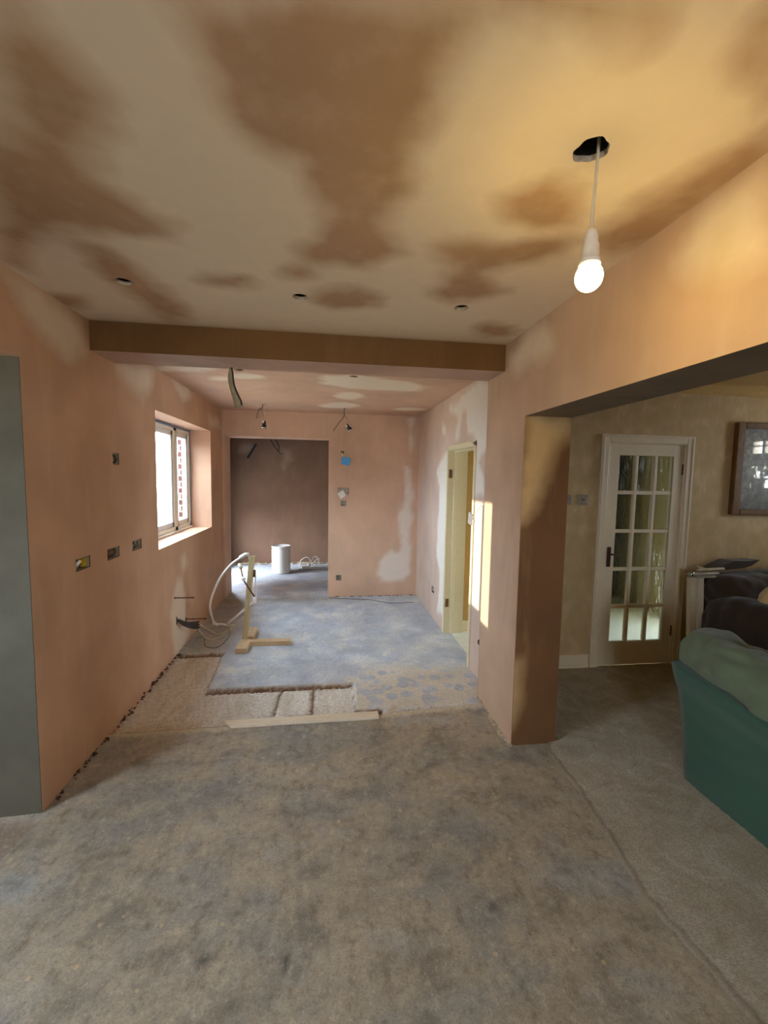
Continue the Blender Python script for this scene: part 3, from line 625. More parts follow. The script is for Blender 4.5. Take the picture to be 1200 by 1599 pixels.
MB().box((XF+.02, y0, z1-.022), (XF+.04, y1, z1-.002)).box((XF+.02, y1-.022, z0+.02), (XF+.04, y1-.002, z1-.022)).build('frame_strip', 'bluestrip', win)  # blue-grey strip along the frame's head and far side
# plastered sill already part of the wall; unseen brick block added to stop most of the sun
o = MB().box((-7.5, 6.65, 0), (-5.8, 12.5, 5.5)).build('wall_sun_block', 'brick'); o['kind'] = 'structure'
o = MB().box((-9, 2.05, -.1), (XBAY-.12, 2.15, 2.5)).build('wall_bay_sun_block', 'brick'); o['kind'] = 'structure'  # unseen wall added to keep the sun out of the bay opening
o = MB().box((-30, -30, -.3), (-2.8, 40, -.12)).build('ground_outside', 'mortar'); o['kind'] = 'structure'
# lounge window (seen mirrored in the picture glass)
lw_ = MB()
for y in (1.99, 2.13, 2.30, 2.52, 2.71): lw_.box((5.02, y, 1.52), (5.07, y+.03, 2.12), .003)
for z, h in ((1.52, .03), (1.64, .02), (1.80, .15), (2.03, .015), (2.09, .03)): lw_.box((5.018, 1.99, z), (5.068, 2.75, z+h), .003)
lw_.box((4.84, 1.95, 1.49), (5.02, 2.8, 1.518), .004)
lw_ = lw_.build('window_2', 'white'); lw_['kind'] = 'structure'
# ---------------------------------------------------------------- glazed door to the hall
DX0, DX1, DY = 2.315, 2.985, YLW
arch = MB()
for lo, hi in (((2.225, DY-.020, 0), (2.295, DY+.002, 1.985)), ((3.005, DY-.020, 0), (3.075, DY+.002, 1.985)), ((2.2951, DY-.020, 1.917), (3.0049, DY+.002, 1.985))): arch.box(lo, hi, .006)
for lo, hi in (((2.235, DY-.027, 0), (2.252, DY-.018, 1.975)), ((3.048, DY-.027, 0), (3.065, DY-.018, 1.975)), ((2.2521, DY-.027, 1.958), (3.0479, DY-.018, 1.975))): arch.box(lo, hi, .003)
for lo, hi in (((2.292, DY-.012, 0), (2.312, DY+.10, 1.93)), ((2.988, DY-.012, 0), (3.008, DY+.10, 1.93)), ((2.3121, DY-.012, 1.912), (2.9879, DY+.10, 1.93))): arch.box(lo, hi, .002)
arch = arch.build('trim_2', 'white'); arch['kind'] = 'structure'
leaf = MB(); T0, T1 = DY+.004, DY+.042
gx0, gx1, gz0, gz1 = 2.405, 2.905, .215, 1.815
leaf.box((DX0, T0, .012), (gx0, T1, 1.908), .002).box((gx1, T0, .012), (DX1, T1, 1.908), .002).box((gx0-.001, T0, gz1), (gx1+.001, T1, 1.908), .002).box((gx0-.001, T0, .012), (gx1+.001, T1, gz0), .002)
pw_ = (gx1-gx0-2*.030)/3; ph = (gz1-gz0-4*.030)/5
for k in range(1, 3): x = gx0+k*pw_+(k-1)*.03; leaf.box((x, T0+.002, gz0), (x+.03, T1-.002, gz1), .007)
for k in range(1, 5): z = gz0+k*ph+(k-1)*.03; leaf.box((gx0, T0+.004, z), (gx1, T1-.004, z+.03), .006)
leaf = leaf.build('door_1', 'white'); leaf['kind'] = 'structure'
MB().box((gx0, T0+.017, gz0), (gx1, T0+.021, gz1)).build('glass_pane', 'obscure', leaf)
hd = MB().box((2.337, DY-.006, .875), (2.372, DY+.005, 1.045), .008)
hd.tube(spline([(2.355, DY, .985), (2.356, DY-.035, .987), (2.375, DY-.045, .985), (2.42, DY-.045, .98), (2.445, DY-.042, .975)], 5), .008, 10)
MB.build(hd, 'door_handle', 'brown', leaf)
for z in (1.66, .26): MB().tube([(2.986, DY-.004, z), (2.986, DY-.004, z+.09)], .006).box((2.982, DY-.004, z), (2.996, DY+.004, z+.09), .001).build('hinge', 'copper', leaf)
# ---------------------------------------------------------------- pendant lamp
pl = empty('pendant_lamp', (.672, 1.09, 2.44), 'bare lit bulb hanging on a short white flex from the ragged ceiling hole', 'pendant lamp')
tz = Vector((-.012, 0, -1)).normalized()
fx = MB().tube(spline([(.690, 1.10, 2.53), (.684, 1.095, 2.44), (.678, 1.09, 2.36), (.675, 1.09, 2.30), (.674, 1.09, 2.235)], 6), .0042, 8).build('flex', 'offwhite', pl)
hold = MB().lathe([(.006, 2.248), (.012, 2.246), (.017, 2.232), (.018, 2.212), (.021, 2.210), (.021, 2.196), (.022, 2.194), (.022, 2.174), (.025, 2.173), (.025, 2.166), (.0, 2.166)], (.674, 1.09, 0)).build('lamp_holder', 'plastic', pl)
MB().lathe([(.0245, 2.1665), (.0265, 2.165), (.0265, 2.158), (.0245, 2.157)], (.674, 1.09, 0)).build('shade_ring', 'plastic', hold)
pr = [(.0135, 2.176), (.015, 2.164)]+[(.034*math.cos(a), 2.130+.036*math.sin(a)) for a in [math.radians(d) for d in range(56, -91, -8)]]
MB().lathe(pr, (.674, 1.09, 0), n=32).build('bulb', 'bulb', pl)
# ---------------------------------------------------------------- cut-out back boxes with their cables
def sock_left(r, kind_, label, grp=None):
    ya, yb, za, zb_ = r; e = empty('socket_back_box', (XL-.02, (ya+yb)/2, za), label, 'socket box', grp)
    b = MB(); x0, x1 = XL-.034, XL-.004
    b.box((x0, ya+.003, za+.003), (x0+.003, yb-.003, zb_-.003)).box((x0, ya+.003, za+.003), (x1, ya+.005, zb_-.003)).box((x0, yb-.005, za+.003), (x1, yb-.003, zb_-.003)).box((x0, ya+.003, za+.003), (x1, yb-.003, za+.005)).box((x0, ya+.003, zb_-.005), (x1, yb-.003, zb_-.003))
    b.build('metal_box', 'steel', e)
    return e
e = sock_left(SL[0], 0, 'wide socket cut-out with yellow foam, nearest of the three level ones on the left wall')
MB().tube(spline([(XL-.03, 2.455, 1.09), (XL-.004, 2.458, 1.112), (XL-.004, 2.472, 1.118), (XL-.03, 2.478, 1.08)], 6), .009, 8).build('white_cable', 'plastic', e)
MB().tube(spline([(XL-.03, 2.49, 1.075), (XL-.008, 2.488, 1.10), (XL-.02, 2.478, 1.13)], 6), .004, 8).build('grey_cable', 'dkcable', e)
MB().box((XL-.03, 2.51, 1.078), (XL-.010, 2.562, 1.128), .006).build('foam', 'yellow', e)
e = sock_left(SL[1], 0, 'rough brown socket cut-out, middle of the three level ones on the left wall')
b = MB()
for k in range(5): b.tube(spline([(XL-.03, 2.78+k*.026, 1.07), (XL-.008, 2.785+k*.024, 1.10), (XL-.03, 2.79+k*.026, 1.13)], 5), .004, 6)
b.build('wires', 'copper', e)
e = sock_left(SL[2], 0, 'socket cut-out with one curled grey cable, closest to the window on the left wall')
MB().tube(spline([(XL-.03, 3.20, 1.08), (XL-.004, 3.16, 1.088), (XL-.003, 3.13, 1.11), (XL-.02, 3.15, 1.13)], 6), .0055, 8).build('grey_cable', 'greycable', e)
e = sock_left(SL[3], 0, 'small single socket cut-out high up on the left wall')
MB().tube(spline([(XL-.03, 2.93, 1.66), (XL-.003, 2.91, 1.675), (XL-.004, 2.895, 1.70), (XL-.03, 2.90, 1.715)], 6), .005, 8).build('grey_cable', 'dkcable', e)
def sock_far(r, label, fill):
    xa, xb, za, zb_ = r; e = empty('socket_back_box', ((xa+xb)/2, YD+.02, za), label, 'socket box')
    b = MB(); q0, q1 = YD+.004, YD+.034
    b.box((xa+.003, q1-.003, za+.003), (xb-.003, q1, zb_-.003)).box((xa+.003, q0, za+.003), (xa+.005, q1, zb_-.003)).box((xb-.005, q0, za+.003), (xb-.003, q1, zb_-.003)).box((xa+.003, q0, za+.003), (xb-.003, q1, za+.005)).box((xa+.003, q0, zb_-.005), (xb-.003, q1, zb_-.003))
    b.build('metal_box', 'steel', e); rnd = random.Random(len(label)); b = MB()
    for k in range(fill):
        a = xa+.015+(xb-xa-.03)*(k+.5)/fill
        b.tube(spline([(a, q1, za+.01), (a+rnd.uniform(-.01, .01), q0+.004, (za+zb_)/2), (a+rnd.uniform(-.01, .01), q1, zb_-.01)], 5), .0045, 6)
    b.build('cable', 'offwhite' if fill > 2 else 'greycable', e); return e
sock_far(SF[0], 'wide socket cut-out on the far wall that a white switch plate hangs from', 4)
sock_far(SF[1], 'square socket cut-out just under the hanging white plate on the far wall', 1)
sock_far(SF[2], 'square socket cut-out near the floor beside the back room opening', 2)
e = empty('socket_back_box', (XR2+.02, 4.71, .29), 'socket cut-out low on the right wall, left of the hall doorway', 'socket box')
b = MB().box((XR2+.030, 4.663, .293), (XR2+.033, 4.757, .357)).box((XR2+.004, 4.663, .293), (XR2+.033, 4.665, .357)).box((XR2+.004, 4.755, .293), (XR2+.033, 4.757, .357)).build('metal_box', 'steel', e)
MB().tube(spline([(XR2+.03, 4.70, .30), (XR2+.006, 4.69, .32), (XR2+.006, 4.71, .335), (XR2+.03, 4.72, .34)], 5), .008, 8).build('cable', 'offwhite', e)
# blue box hanging from a hole on the far wall
e = empty('junction_box', (.225, YD-.03, 1.73), 'bright blue plastic box hanging by a short cable from the far wall', 'junction box')
q = Matrix.Rotation(math.radians(10), 3, 'Y') @ Matrix.Rotation(math.radians(12), 3, 'Z')
bx = MB().obox((.228, YD-.045, 1.797), (.105, .045, .10), q, .008).build('box_body', 'blue', e)
MB().obox((.228, YD-.0705, 1.800), (.085, .006, .080), q, .003).build('lid', 'blue', bx)
MB().tube(spline([(.185, YD+.03, 1.91), (.180, YD-.02, 1.905), (.178, YD-.04, 1.88), (.195, YD-.04, 1.845)], 6), .006, 8).build('cable', 'plastic', e)
# white plate hanging from its cable
e = empty('switch_plate', (.185, YD-.02, 1.30), 'white switch plate dangling askew on the far wall under its cut-out', 'switch')
q = Matrix.Rotation(math.radians(-32), 3, 'Y') @ Matrix.Rotation(math.radians(15), 3, 'X')
pt = MB().obox((.180, YD-.045, 1.362), (.088, .010, .088), q, .003).build('plate', 'plastic', e)
MB().obox((.180, YD-.052, 1.362), (.022, .006, .030), q, .002).build('rocker', 'plastic', pt)
MB().tube(spline([(.22, YD+.02, 1.42), (.215, YD-.03, 1.425), (.20, YD-.035, 1.40), (.185, YD-.037, 1.37)], 6), .004, 8).build('cable', 'greycable', e)
# sunlit wires with a white connector beside the hall doorway
e = empty('wall_cable', (1.19, 2.97, 1.40), 'tangle of white wires hanging in the sun beside the hall doorway with a white plate', 'cable')
MB().tube(spline([(1.22, 2.99, 1.435), (1.16, 2.98, 1.445), (1.13, 2.985, 1.42), (1.10, 3.02, 1.385), (1.085, 3.06, 1.34), (1.075, 3.10, 1.315)], 6), .0035, 6).build('wire', 'offwhite', e)
MB().tube(spline([(1.22, 2.99, 1.432), (1.15, 2.965, 1.44), (1.125, 2.955, 1.40), (1.14, 2.965, 1.36), (1.15, 2.955, 1.34)], 6), .003, 6).build('wire', 'greycable', e)
MB().tube(spline([(1.075, 3.10, 1.315), (1.09, 3.12, 1.30), (1.10, 3.10, 1.275), (1.085, 3.07, 1.285), (1.08, 3.10, 1.30)], 6), .003, 6).build('wire', 'offwhite', e)
MB().obox((1.077, 3.135, 1.295), (.012, .075, .088), Matrix.Rotation(math.radians(8), 3, 'X'), .003).build('switch_plate', 'plastic', e)
# ---------------------------------------------------------------- things hanging from the far ceiling
def spot(x, y, label, tilt, drop, tail):
    e = empty('hanging_spotlight', (x, y, ZC2), label, 'spotlight', 'loose spotlights hanging from the far ceiling')
    T = Matrix.Translation((x+tilt[2], y, ZC2-drop)) @ Matrix.Rotation(tilt[0], 4, 'Y') @ Matrix.Rotation(tilt[1], 4, 'X')
    b = MB().lathe([(0, .062), (.014, .062), (.016, .050), (.019, .047), (.020, .020), (.026, 0), (.030, -.016), (.027, -.016)], n=20, mat=T); b.build('lamp_body', 'black', e)
    b = MB().lathe([(.031, -.010), (.033, -.018), (.028, -.024), (.022, -.019), (0, -.016)], n=20, mat=T); b.build('reflector', 'chrome', e)
    b = MB(); b.obox(T @ Vector((-.010, -.015, .05)), (.018, .014, .03), T.to_3x3(), .002); b.build('terminal_block', 'plastic', e)
    top = T @ Vector((0, 0, .06))
    for s_ in (-1, 1):
        MB().tube(spline([(x+.006*s_, y, ZC2+.05), (x+.010*s_, y, ZC2-.03), (x+.020*s_+tilt[2]*.3, y, ZC2-.085), (x+.004*s_+tilt[2]*.8, y, ZC2-.13), top], 6), .0028, 6).build('wire', 'offwhite' if s_ > 0 else 'greycable', e)
    MB().tube(spline([(x, y, ZC2+.05), (x-.01, y, ZC2-.02)]+[(x+a, y, ZC2+b) for a, b in tail], 6), .005, 8).build('cable', 'greycable', e)
    return e
spot(-.74, 5.15, 'loose black spotlight hanging straight down on wires, left of the two', (math.radians(4), 0, .005), .245, [(-.05, -.06), (-.075, -.12), (-.078, -.16)])
spot(.20, 5.21, 'loose black spotlight hanging tilted on wires, right of the two', (math.radians(-38), .2, .05), .235, [(-.02, -.10), (-.09, -.19), (-.14, -.27)])
# broad strip of cable trunking poking out of the beam's soffit
e = empty('hanging_sleeve', (-.60, 2.90, ZB), 'pale flattened plastic sleeve hanging from the underside of the ceiling beam', 'cable sleeve')
sp = spline([(-.615, 2.90, ZB+.0), (-.622, 2.90, 2.235), (-.618, 2.90, 2.19), (-.600, 2.90, 2.13), (-.582, 2.90, 2.08), (-.570, 2.90, 2.035)], 5); b = bmesh.new(); rows = []
for i, p in enumerate(sp):
    u_ = i/(len(sp)-1); wd = .010+.016*u_; rows.append([b.verts.new((p.x+wd*math.cos(a)+(.0), p.y+(.008+.004*u_)*math.sin(a), p.z+.010*u_*math.cos(a))) for a in [2*math.pi*k/12 for k in range(12)]])
for i in range(len(rows)-1):
    for k in range(12): b.faces.new((rows[i][k], rows[i][(k+1) % 12], rows[i+1][(k+1) % 12], rows[i+1][k])).smooth = True
me = bpy.data.meshes.new('sleeve'); b.to_mesh(me); b.free(); link('sleeve', me, 'sleeve', e)
MB().tube(spline([(-.612, 2.895, 2.276), (-.606, 2.895, 2.24), (-.597, 2.893, 2.17), (-.575, 2.886, 2.11), (-.555, 2.885, 2.07), (-.553, 2.885, 2.045)], 5), .005, 8).build('cable', 'dkcable', e)
# back room: looped cable and a dark wall slot, its shade drawn as a black strip
e = empty('looped_cable', (-.92, 6.05, 2.30), 'dark cable looping down from a hole in the back room ceiling', 'cable')
MB().tube(spline([(-.80, 6.2, 2.40), (-.79, 6.2, 2.18), (-.795, 6.2, 2.10), (-.76, 6.2, 2.02), (-.71, 6.2, 1.95), (-.685, 6.2, 1.92)], 6), .007, 8).build('cable', 'dkcable', e)
MB().tube(spline([(-.79, 6.2, 2.40), (-.77, 6.2, 2.16), (-.71, 6.2, 2.06), (-.68, 6.2, 2.0), (-.685, 6.2, 1.93), (-.65, 6.2, 1.90), (-.62, 6.2, 1.905)], 6), .006, 8).build('cable', 'dkcable', e)
MB().lathe([(0, .012), (.012, .010), (.014, 0), (.010, -.012), (0, -.014)], (-.805, 6.2, 2.125), n=12).build('connector', 'plastic', e)
sl_ = MB(); sl_.obox((-1.345, 7.924, 2.02), (.035, .012, .30), Matrix.Rotation(math.radians(31), 3, 'Y'), .003)
setp(sl_.build('slot_strip', 'black'), 'short dark strip standing in for a slanting slot high on the back room wall', 'chase')
# ---------------------------------------------------------------- timber post on a cross foot with plumbing pipe tied to it
e = empty('timber_stand', (-.78, 4.10, 0), 'knee-high timber post on a cross-shaped foot standing on the concrete', 'timber stand')
b = MB(); Rz = Matrix.Rotation(.0, 3, 'Z')
b.prism([(-.805, 4.10), (-.757, 4.10), (-.757, 4.148), (-.805, 4.148)], .0, .825, lambda x, y, z: (x+.065*z/.82, y+.06*z/.82, z)); b.build('post', 'timber_z', e)
MB().box((-.815, 3.86, 0), (-.715, 4.095, .045), .003).build('foot_block', 'timber_y', e)
MB().box((-.80, 4.155, 0), (-.705, 4.42, .045), .003).build('foot_block', 'timber_y', e)
MB().box((-.752, 4.02, 0), (-.345, 4.098, .042), .003, mat=None).build('cross_bar', 'timber_x', e)
e = empty('plastic_pipe', (-1.13, 4.62, 0), 'white plastic water pipe curving up from the floor to the post top and back', 'pipe')
Yp_ = 4.24
MB().tube(spline([(-1.17, 4.55, .055), (-1.155, 4.42, .16), (-1.13, 4.26, .32), (-1.085, 4.22, .47), (-1.01, 4.20, .62), (-.91, 4.20, .745), (-.80, 4.19, .825)], 8), .0105, 10).build('pipe_run', 'plastic', e)
MB().tube([(-1.03, 4.50, .045), (-.985, 4.44, .10), (-.70, 4.10, .39)], .010, 10).build('pipe_run', 'plastic', e)
MB().tube([(-.83, 4.19, .808), (-.775, 4.185, .842), (-.745, 4.185, .838)], .018, 12).build('elbow_fitting', 'plastic', e)
MB().tube([(-.745, 4.18, .835), (-.735, 4.20, .70)], .0075, 8).build('pipe_run', 'plastic', e)
MB().tube([(-.715, 4.105, .375), (-.680, 4.088, .400), (-.675, 4.09, .455)], [.016, .019, .015], 12).build('elbow_fitting', 'plastic', e)
MB().tube([(-1.17, 4.58, .045), (-1.165, 4.52, .06), (-1.12, 4.50, .052)], .016, 12).build('elbow_fitting', 'plastic', e)
MB().tube(spline([(-1.14, 4.51, .052), (-1.08, 4.50, .058), (-1.03, 4.50, .045)], 5), .010, 10).build('pipe_run', 'plastic', e)
MB().tube([(-.825, 4.19, .73), (-.80, 4.12, .675), (-.78, 4.085, .62), (-.73, 4.075, .54), (-.68, 4.085, .455)], .0075, 8).build('copper_run', 'copper', e)
MB().tube([(-.84, 4.20, .745), (-.815, 4.165, .715)], .016, 12).build('elbow_fitting', 'plastic', e)
MB().tube([(-.795, 4.085, .635), (-.765, 4.075, .622)], .016, 12).build('elbow_fitting', 'plastic', e)
MB().tube(spline([(-.69, 4.20, .69), (-.685, 4.18, .62), (-.675, 4.12, .50), (-.668, 4.10, .45)], 5), .006, 8).build('pipe_run', 'plastic', e)
MB().obox((-.695, 4.165, .66), (.022, .02, .07), Matrix.Identity(3), .004).build('valve', 'copper', e)
# cables out of the left wall
e = empty('cable_bundle', (XL+.04, 3.98, .22), 'bundle of dark cut cables sticking out low from the left wall', 'cable')
for k in range(6):
    dz = (k % 3-1)*.012; dy = (k//3-.5)*.02
    MB().tube(spline([(XL-.02, 3.912, .30+dz*.4), (XL+.015, 3.925+dy*.3, .295+dz*.6), (XL+.05, 3.95+dy, .26+dz), (XL+.10, 4.0+dy, .225+dz*1.8), (XL+.155, 4.03+dy*1.5, .215+dz*2.2)], 5), .008, 8).build('cable', 'dkcable', e)
for k, (pts) in enumerate(([(XL+.005, 4.35, .21), (XL+.05, 4.37, .12), (-1.16, 4.42, .012), (-1.05, 4.36, .006), (-.98, 4.62, .006), (-1.02, 4.52, .02)],
                         [(XL+.12, 4.06, .20), (-1.16, 4.22, .02), (-1.06, 4.25, .005), (-.98, 4.5, .005), (-.93, 4.9, .005)],
                         [(XL+.08, 4.2, .02), (-1.20, 4.30, .006), (-1.12, 4.05, .006), (-1.0, 4.02, .006), (-.96, 4.3, .006), (-1.03, 4.55, .012)])):
    o = MB().tube(spline(pts, 8), .004, 6).build('floor_cable', ['offwhite', 'offwhite', 'greycable'][k])
    setp(o, ['thin pale cable dropping from the lower wall slot and curling over the floor', 'thin pale cable trailing from the cable bundle towards the back room', 'thin grey cable looped on the dusty floor beside the left wall'][k], 'cable')
# capped copper stubs sticking straight out of the left wall
for (y, z, ln, lab) in ((3.87, .517, .165, 'upper capped copper pipe stub sticking out of the left wall'), (4.16, .230, .185, 'lower capped copper pipe stub sticking out of the left wall just above the floor')):
    e = empty('copper_pipe', (XL, y, z), lab, 'pipe')
    MB().tube([(XL-.02, y, z), (XL+ln, y, z)], .0055, 10).build('pipe_run', 'copper', e)
    MB().tube([(XL-.002, y, z), (XL+.005, y, z)], .018 if z < .4 else .009, 12).build('collar', 'copper', e)
    MB().tube([(XL+ln-.02, y, z), (XL+ln, y, z)], .0075, 10).build('end_cap', 'copper', e)
setp(MB().tube(spline([(.02, 5.56, .006), (.30, 5.50, .006), (.55, 5.44, .005), (.80, 5.28, .005), (1.10, 5.30, .005)], 8), .003, 6).build('floor_cable', 'dkcable'), 'thin dark cable lying along the floor in front of the far wall', 'cable')
# white drum and extension lead in the back room
e = empty('plastic_drum', (-.755, 7.13, 0), 'tall white plastic drum standing on the back room floor', 'drum')
ra = .150
MB().lathe([(0, 0), (ra-.02, 0), (ra-.004, .008), (ra, .03), (ra, .38), (ra-.003, .40), (ra-.008, .415), (ra+.002, .42), (ra+.003, .445), (ra-.004, .45), (ra-.012, .45), (ra-.014, .40), (ra-.016, .03), (0, .02)], (-.755, 7.13, 0), n=40).build('drum_body', 'plastic', e)
MB().lathe([(ra-.013, .425), (ra-.016, .432), (.05, .432), (.045, .426), (0, .426)], (-.755, 7.13, 0), n=40).build('lid', 'plastic', e)
e = empty('extension_lead', (-.33, 7.42, 0), 'white extension block with tangled white leads on the back room floor', 'extension lead')
MB().obox((-.37, 7.40, .03), (.16, .07, .045), Matrix.Rotation(.5, 3, 'Z'), .006).build('socket_block', 'plastic', e)
MB().obox((-.31, 7.43, .065), (.05, .05, .045), Matrix.Rotation(.5, 3, 'Z'), .008).build('plug', 'plastic', e)
for k, pts in enumerate(([(-.30, 7.43, .08), (-.31, 7.45, .16), (-.37, 7.46, .19), (-.46, 7.46, .13), (-.48, 7.45, .02)], [(-.29, 7.43, .08), (-.25, 7.5, .17), (-.19, 7.5, .19), (-.15, 7.5, .10), (-.14, 7.5, .015)],
                          [(-.33, 7.40, .02), (-.2, 7.40, .06), (-.14, 7.42, .17), (-.20, 7.45, .14), (-.27, 7.45, .05)], [(-.30, 7.36, .015), (-.15, 7.35, .012), (.0, 7.42, .012), (.12, 7.5, .012)], [(-.45, 7.40, .012), (-.52, 7.25, .008), (-.585, 7.20, .008)])):
    MB().tube(spline(pts, 7), .0065, 8).build('lead', 'plastic', e)
# ---------------------------------------------------------------- lounge furniture
def blob(lo, hi, p=3.2, seg_=28, amp=.012, sc=6, k=0., warp=None, wr=.006):
    b = bmesh.new(); bmesh.ops.create_cube(b, size=2); bmesh.ops.subdivide_edges(b, edges=b.edges[:], cuts=seg_, use_grid_fill=True)
    c = [(x+y)/2 for x, y in zip(lo, hi)]; h = [(y-x)/2 for x, y in zip(lo, hi)]
    for v in b.verts:
        q = v.co; l = (abs(q.x)**p+abs(q.y)**p+abs(q.z)**p)**(1/p); u_ = q/l
        w_ = Vector((c[0]+u_.x*h[0], c[1]+u_.y*h[1], c[2]+u_.z*h[2])); nv = u_.normalized()
        w_ += nv*(amp*noise.noise(w_*sc+Vector((k, k, k)))+amp*.45*noise.noise(w_*sc*2.7+Vector((k, 0, k)))-wr*max(0, .25-abs(noise.noise(w_*sc*1.3+Vector((0, k, 9)))))*4)
        if warp: w_ = warp(w_)
        v.co = w_
    for f in b.faces: f.smooth = True
    return b
def blobobj(name, mat, parent, *a, **k):
    b = blob(*a, **k); me = bpy.data.meshes.new(name); b.to_mesh(me); b.free(); return link(name, me, mat, parent, True)
e = empty('sofa', (2.35, 1.05, 0), 'green fabric-covered sofa seen from behind, standing on the carpet', 'sofa')
def back_x(z): return float(np.interp(z, [0, .41, .53, .60, .66, .72], [1.915, 1.855, 1.83, 1.80, 1.785, 1.775]))
def wback(q):
    # outer face of the back leans out towards the top; its far corner is cut in at mid height
    if q.x < 2.05: q.x = back_x(max(q.z, 0))+(q.x-1.90)*.8+.0
    return q
b = bmesh.new(); zs_ = lines(0.01, .68, .02); yl = lines(.05, 1.95, .04)
def ztop(y): return .60+.075*np.clip((y-1.2)/.8, 0, 1)
gridv = {}
for i, y in enumerate(yl):
    for j, z in enumerate(zs_):
        zz = z/.68*ztop(y); n1 = .006*noise.noise(Vector((y*3, zz*5, 0)))+.012*math.exp(-((zz-.25-(1.9-y)*.35)/.03)**2)*(1 if y < 1.8 else 0)*.4
        gridv[i, j] = b.verts.new((back_x(zz*.68/ztop(y))-n1, y, zz))
for i in range(len(yl)-1):
    for j in range(len(zs_)-1): b.faces.new((gridv[i, j], gridv[i+1, j], gridv[i+1, j+1], gridv[i, j+1])).smooth = True
# far end panel and top/inner closure
nE = len(yl)-1
endv = [b.verts.new((2.70, 1.95, z/.68*ztop(1.95))) for z in zs_]
for j in range(len(zs_)-1): b.faces.new((gridv[nE, j], endv[j], endv[j+1], gridv[nE, j+1]))
topv = [b.verts.new((2.10, y, ztop(y)-.02)) for y in yl]; botv = [b.verts.new((2.10, y, .02)) for y in yl]; J = len(zs_)-1
for i in range(nE): b.faces.new((gridv[i, J], gridv[i+1, J], topv[i+1], topv[i])); b.faces.new((topv[i], topv[i+1], botv[i+1], botv[i]))
bmesh.ops.recalc_face_normals(b, faces=b.faces[:]); me = bpy.data.meshes.new('back_cover'); b.to_mesh(me); b.free(); link('back_cover', me, 'green', e)
def wpad(q):
    q.z += -.02*np.clip((1.3-q.y), 0, 1)
    return q
blobobj('back_cushion', 'greentop', e, (1.80, 1.28, .56), (2.16, 2.02, .845), p=3.0, amp=.045, sc=5, k=3., warp=wpad, wr=.016)
blobobj('back_cushion', 'greentop', e, (1.82, .55, .55), (2.18, 1.34, .835), p=3.0, amp=.040, sc=5, k=8., warp=wpad)
blobobj('seat_cushion', 'greentop', e, (2.10, .10, .28), (2.80, 1.80, .47), p=5, amp=.02, k=5.)
blobobj('armrest', 'green', e, (2.02, 1.72, .02), (2.80, 1.96, .60), p=5, amp=.012, k=1.)
MB().box((1.96, .10, .02), (2.78, 1.90, .30), .02).build('base', 'green', e)
# dark sofa along the lounge wall
e = empty('sofa', (3.85, 2.75, 0), 'dark brown sofa with soft rolled arm against the cream lounge wall', 'sofa')
def warm(q):
    if q.z > .5: q.z -= .02*(2.9-q.y)
    return q
blobobj('armrest', 'dark', e, (2.99, 2.30, .03), (3.30, 3.10, .735), p=3.4, amp=.022, sc=4, k=2., warp=warm)
blobobj('back_cushion', 'dark', e, (3.04, 2.82, .42), (3.62, 3.18, .885), p=2.7, amp=.035, sc=4, k=6.)
blobobj('back_rest', 'dark', e, (3.06, 3.02, .05), (4.90, 3.28, .86), p=5, amp=.012, sc=4, k=4.)
blobobj('throw', 'darkgreen', e, (3.45, 2.86, .55), (4.40, 3.22, .90), p=3.2, amp=.03, sc=4, k=7.)
blobobj('seat_cushion', 'dark', e, (3.25, 2.36, .25), (4.85, 2.95, .48), p=4.5, amp=.02, sc=4, k=1.)
MB().box((3.05, 2.40, .02), (4.88, 3.2, .28), .02).build('base', 'dark', e)
o = blobobj('cushion', 'creamfab', None, (3.13, 2.50, .50), (3.62, 2.80, .90), p=2.1, amp=.012, sc=5, k=3.)
setp(o, 'plump round cream cushion resting on the dark brown sofa', 'cushion')
# small table with white legs behind the sofa arm
e = empty('side_table', (3.02, 3.12, 0), 'narrow grey-topped table on white painted legs squeezed beside the dark sofa', 'table')
for dx in (0, .075):
    MB().prism([(2.915+dx, 3.06), (2.96+dx, 3.06), (2.96+dx, 3.10), (2.915+dx, 3.10)], .012, .83, lambda x, y, z: (x+.055*(.83-z)/.83, y, z)).build('leg', 'white', e)
MB().tube([(2.93, 3.06, .862), (3.16, 3.06, .862)], .016, 12).build('rail', 'steel', e)
MB().lathe([(0, .02), (.018, .018), (.024, 0), (.018, -.018), (0, -.02)], (2.912, 3.055, .862), n=16).build('end_knob', 'chrome', e)
MB().box((2.93, 3.02, .835), (3.18, 3.14, .850), .003).build('table_top', 'steel', e)
# bits on top
o = MB(); rnd = random.Random(8)
for k in range(26):
    a = rnd.uniform(-.35, .35); y = 3.06+rnd.uniform(-.02, .03); z = .888+rnd.uniform(-.006, .035)
    o.tube([(2.99+rnd.uniform(-.01, .01), y, z+.012*math.sin(a)), (3.07, y, .900+a*.01)], .0028, 5)
o.tube([(3.06, 3.055, .900), (3.20, 3.05, .905)], .010, 8)
setp(o.build('brush', 'offwhite'), 'pale bristly brush lying on the grey table end', 'brush')
b = bmesh.new(); P_ = [(3.12, .885), (3.22, .935), (3.30, .965), (3.44, .962), (3.54, .972), (3.47, .925), (3.40, .905), (3.25, .890)]
fr_ = [b.verts.new((x, 3.06, z)) for x, z in P_]; bk_ = [b.verts.new((x, 3.20, z-.01)) for x, z in P_]
b.faces.new(fr_); b.faces.new(bk_[::-1])
for i in range(len(P_)): b.faces.new((fr_[i], fr_[(i+1) % 8], bk_[(i+1) % 8], bk_[i]))
bmesh.ops.recalc_face_normals(b, faces=b.faces[:]); me = bpy.data.meshes.new('bag'); b.to_mesh(me); b.free()
setp(link('bag', me, 'dark'), 'crumpled dark brown bag lying on top of the dark sofa back', 'bag')
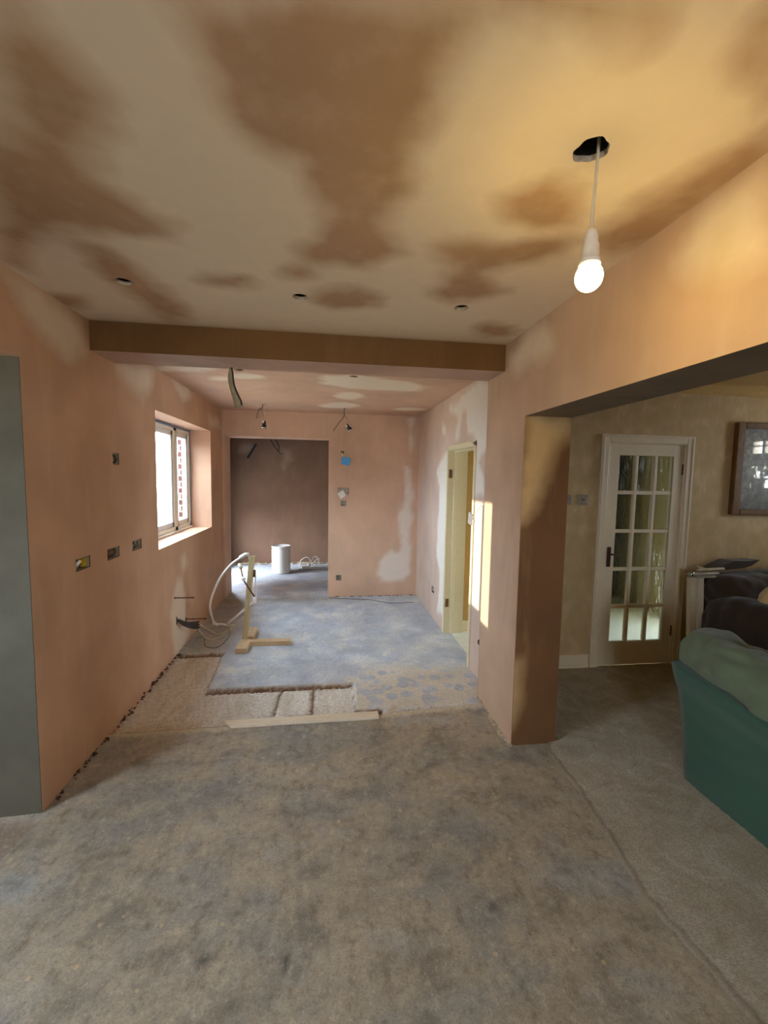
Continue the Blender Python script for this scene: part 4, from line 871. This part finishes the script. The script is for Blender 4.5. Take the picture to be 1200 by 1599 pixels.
# picture on the wall
e = empty('picture_frame', (3.75, YLW-.02, 1.35), 'gilt-framed picture behind glass hanging on the lounge wall', 'picture')
fx0, fx1, fz0, fz1 = 3.448, 4.05, 1.325, 2.115
MB().box((fx0, YLW-.045, fz0), (fx0+.075, YLW, fz1), .008).box((fx1-.075, YLW-.045, fz0), (fx1, YLW, fz1), .008).box((fx0+.076, YLW-.045, fz0), (fx1-.076, YLW, fz0+.05), .008).box((fx0+.076, YLW-.045, fz1-.05), (fx1-.076, YLW, fz1), .008).build('frame', 'gilt', e)
MB().box((fx0+.07, YLW-.020, fz0+.045), (fx1-.07, YLW-.014, fz1-.045)).build('print', 'print', e)
# lounge switches
for k, (x, lab) in enumerate(((2.09, 'grey metal light switch next to the glazed door'), (1.945, 'grey metal switch plate half hidden behind the pier'))):
    e = empty('light_switch', (x, YLW-.005, 1.44), lab, 'switch')
    p_ = MB().box((x-.043, YLW-.010, 1.398), (x+.043, YLW, 1.484), .003).build('plate', 'steel', e)
    MB().box((x-.012, YLW-.014, 1.437), (x+.012, YLW-.008, 1.445), .001).build('toggle', 'black', e)
# potted plant on the lounge window sill, seen only in the picture glass
e = empty('potted_plant', (4.88, 2.20, 1.52), 'small leafy plant in a terracotta coloured pot on the lounge window sill', 'plant')
MB().lathe([(0, 0), (.05, 0), (.07, .12), (.075, .13), (.066, .13), (.06, .11), (0, .11)], (4.92, 2.20, 1.52), n=20).build('pot', 'copper', e)
lf = MB(); rnd = random.Random(3)
for k in range(22):
    a = rnd.random()*6.28; h = rnd.uniform(.18, .50); d = rnd.uniform(.05, .18); tip = (4.90+d*math.cos(a)*.5, 2.20+d*math.sin(a)*1.3, .98+h*.6+.52)
    lf.tube([(4.92, 2.20, 1.6), tip], .003, 5)
    lf.lathe([(0, .05), (.022, .02), (.026, 0), (.018, -.03), (0, -.05)], (0, 0, 0), Matrix.Translation(tip) @ Matrix.Rotation(a, 4, 'Z') @ Matrix.Rotation(1.0, 4, 'Y') @ Matrix.Diagonal((1, .25, 1, 1)), n=8)
lf.build('foliage', 'leaf', e)
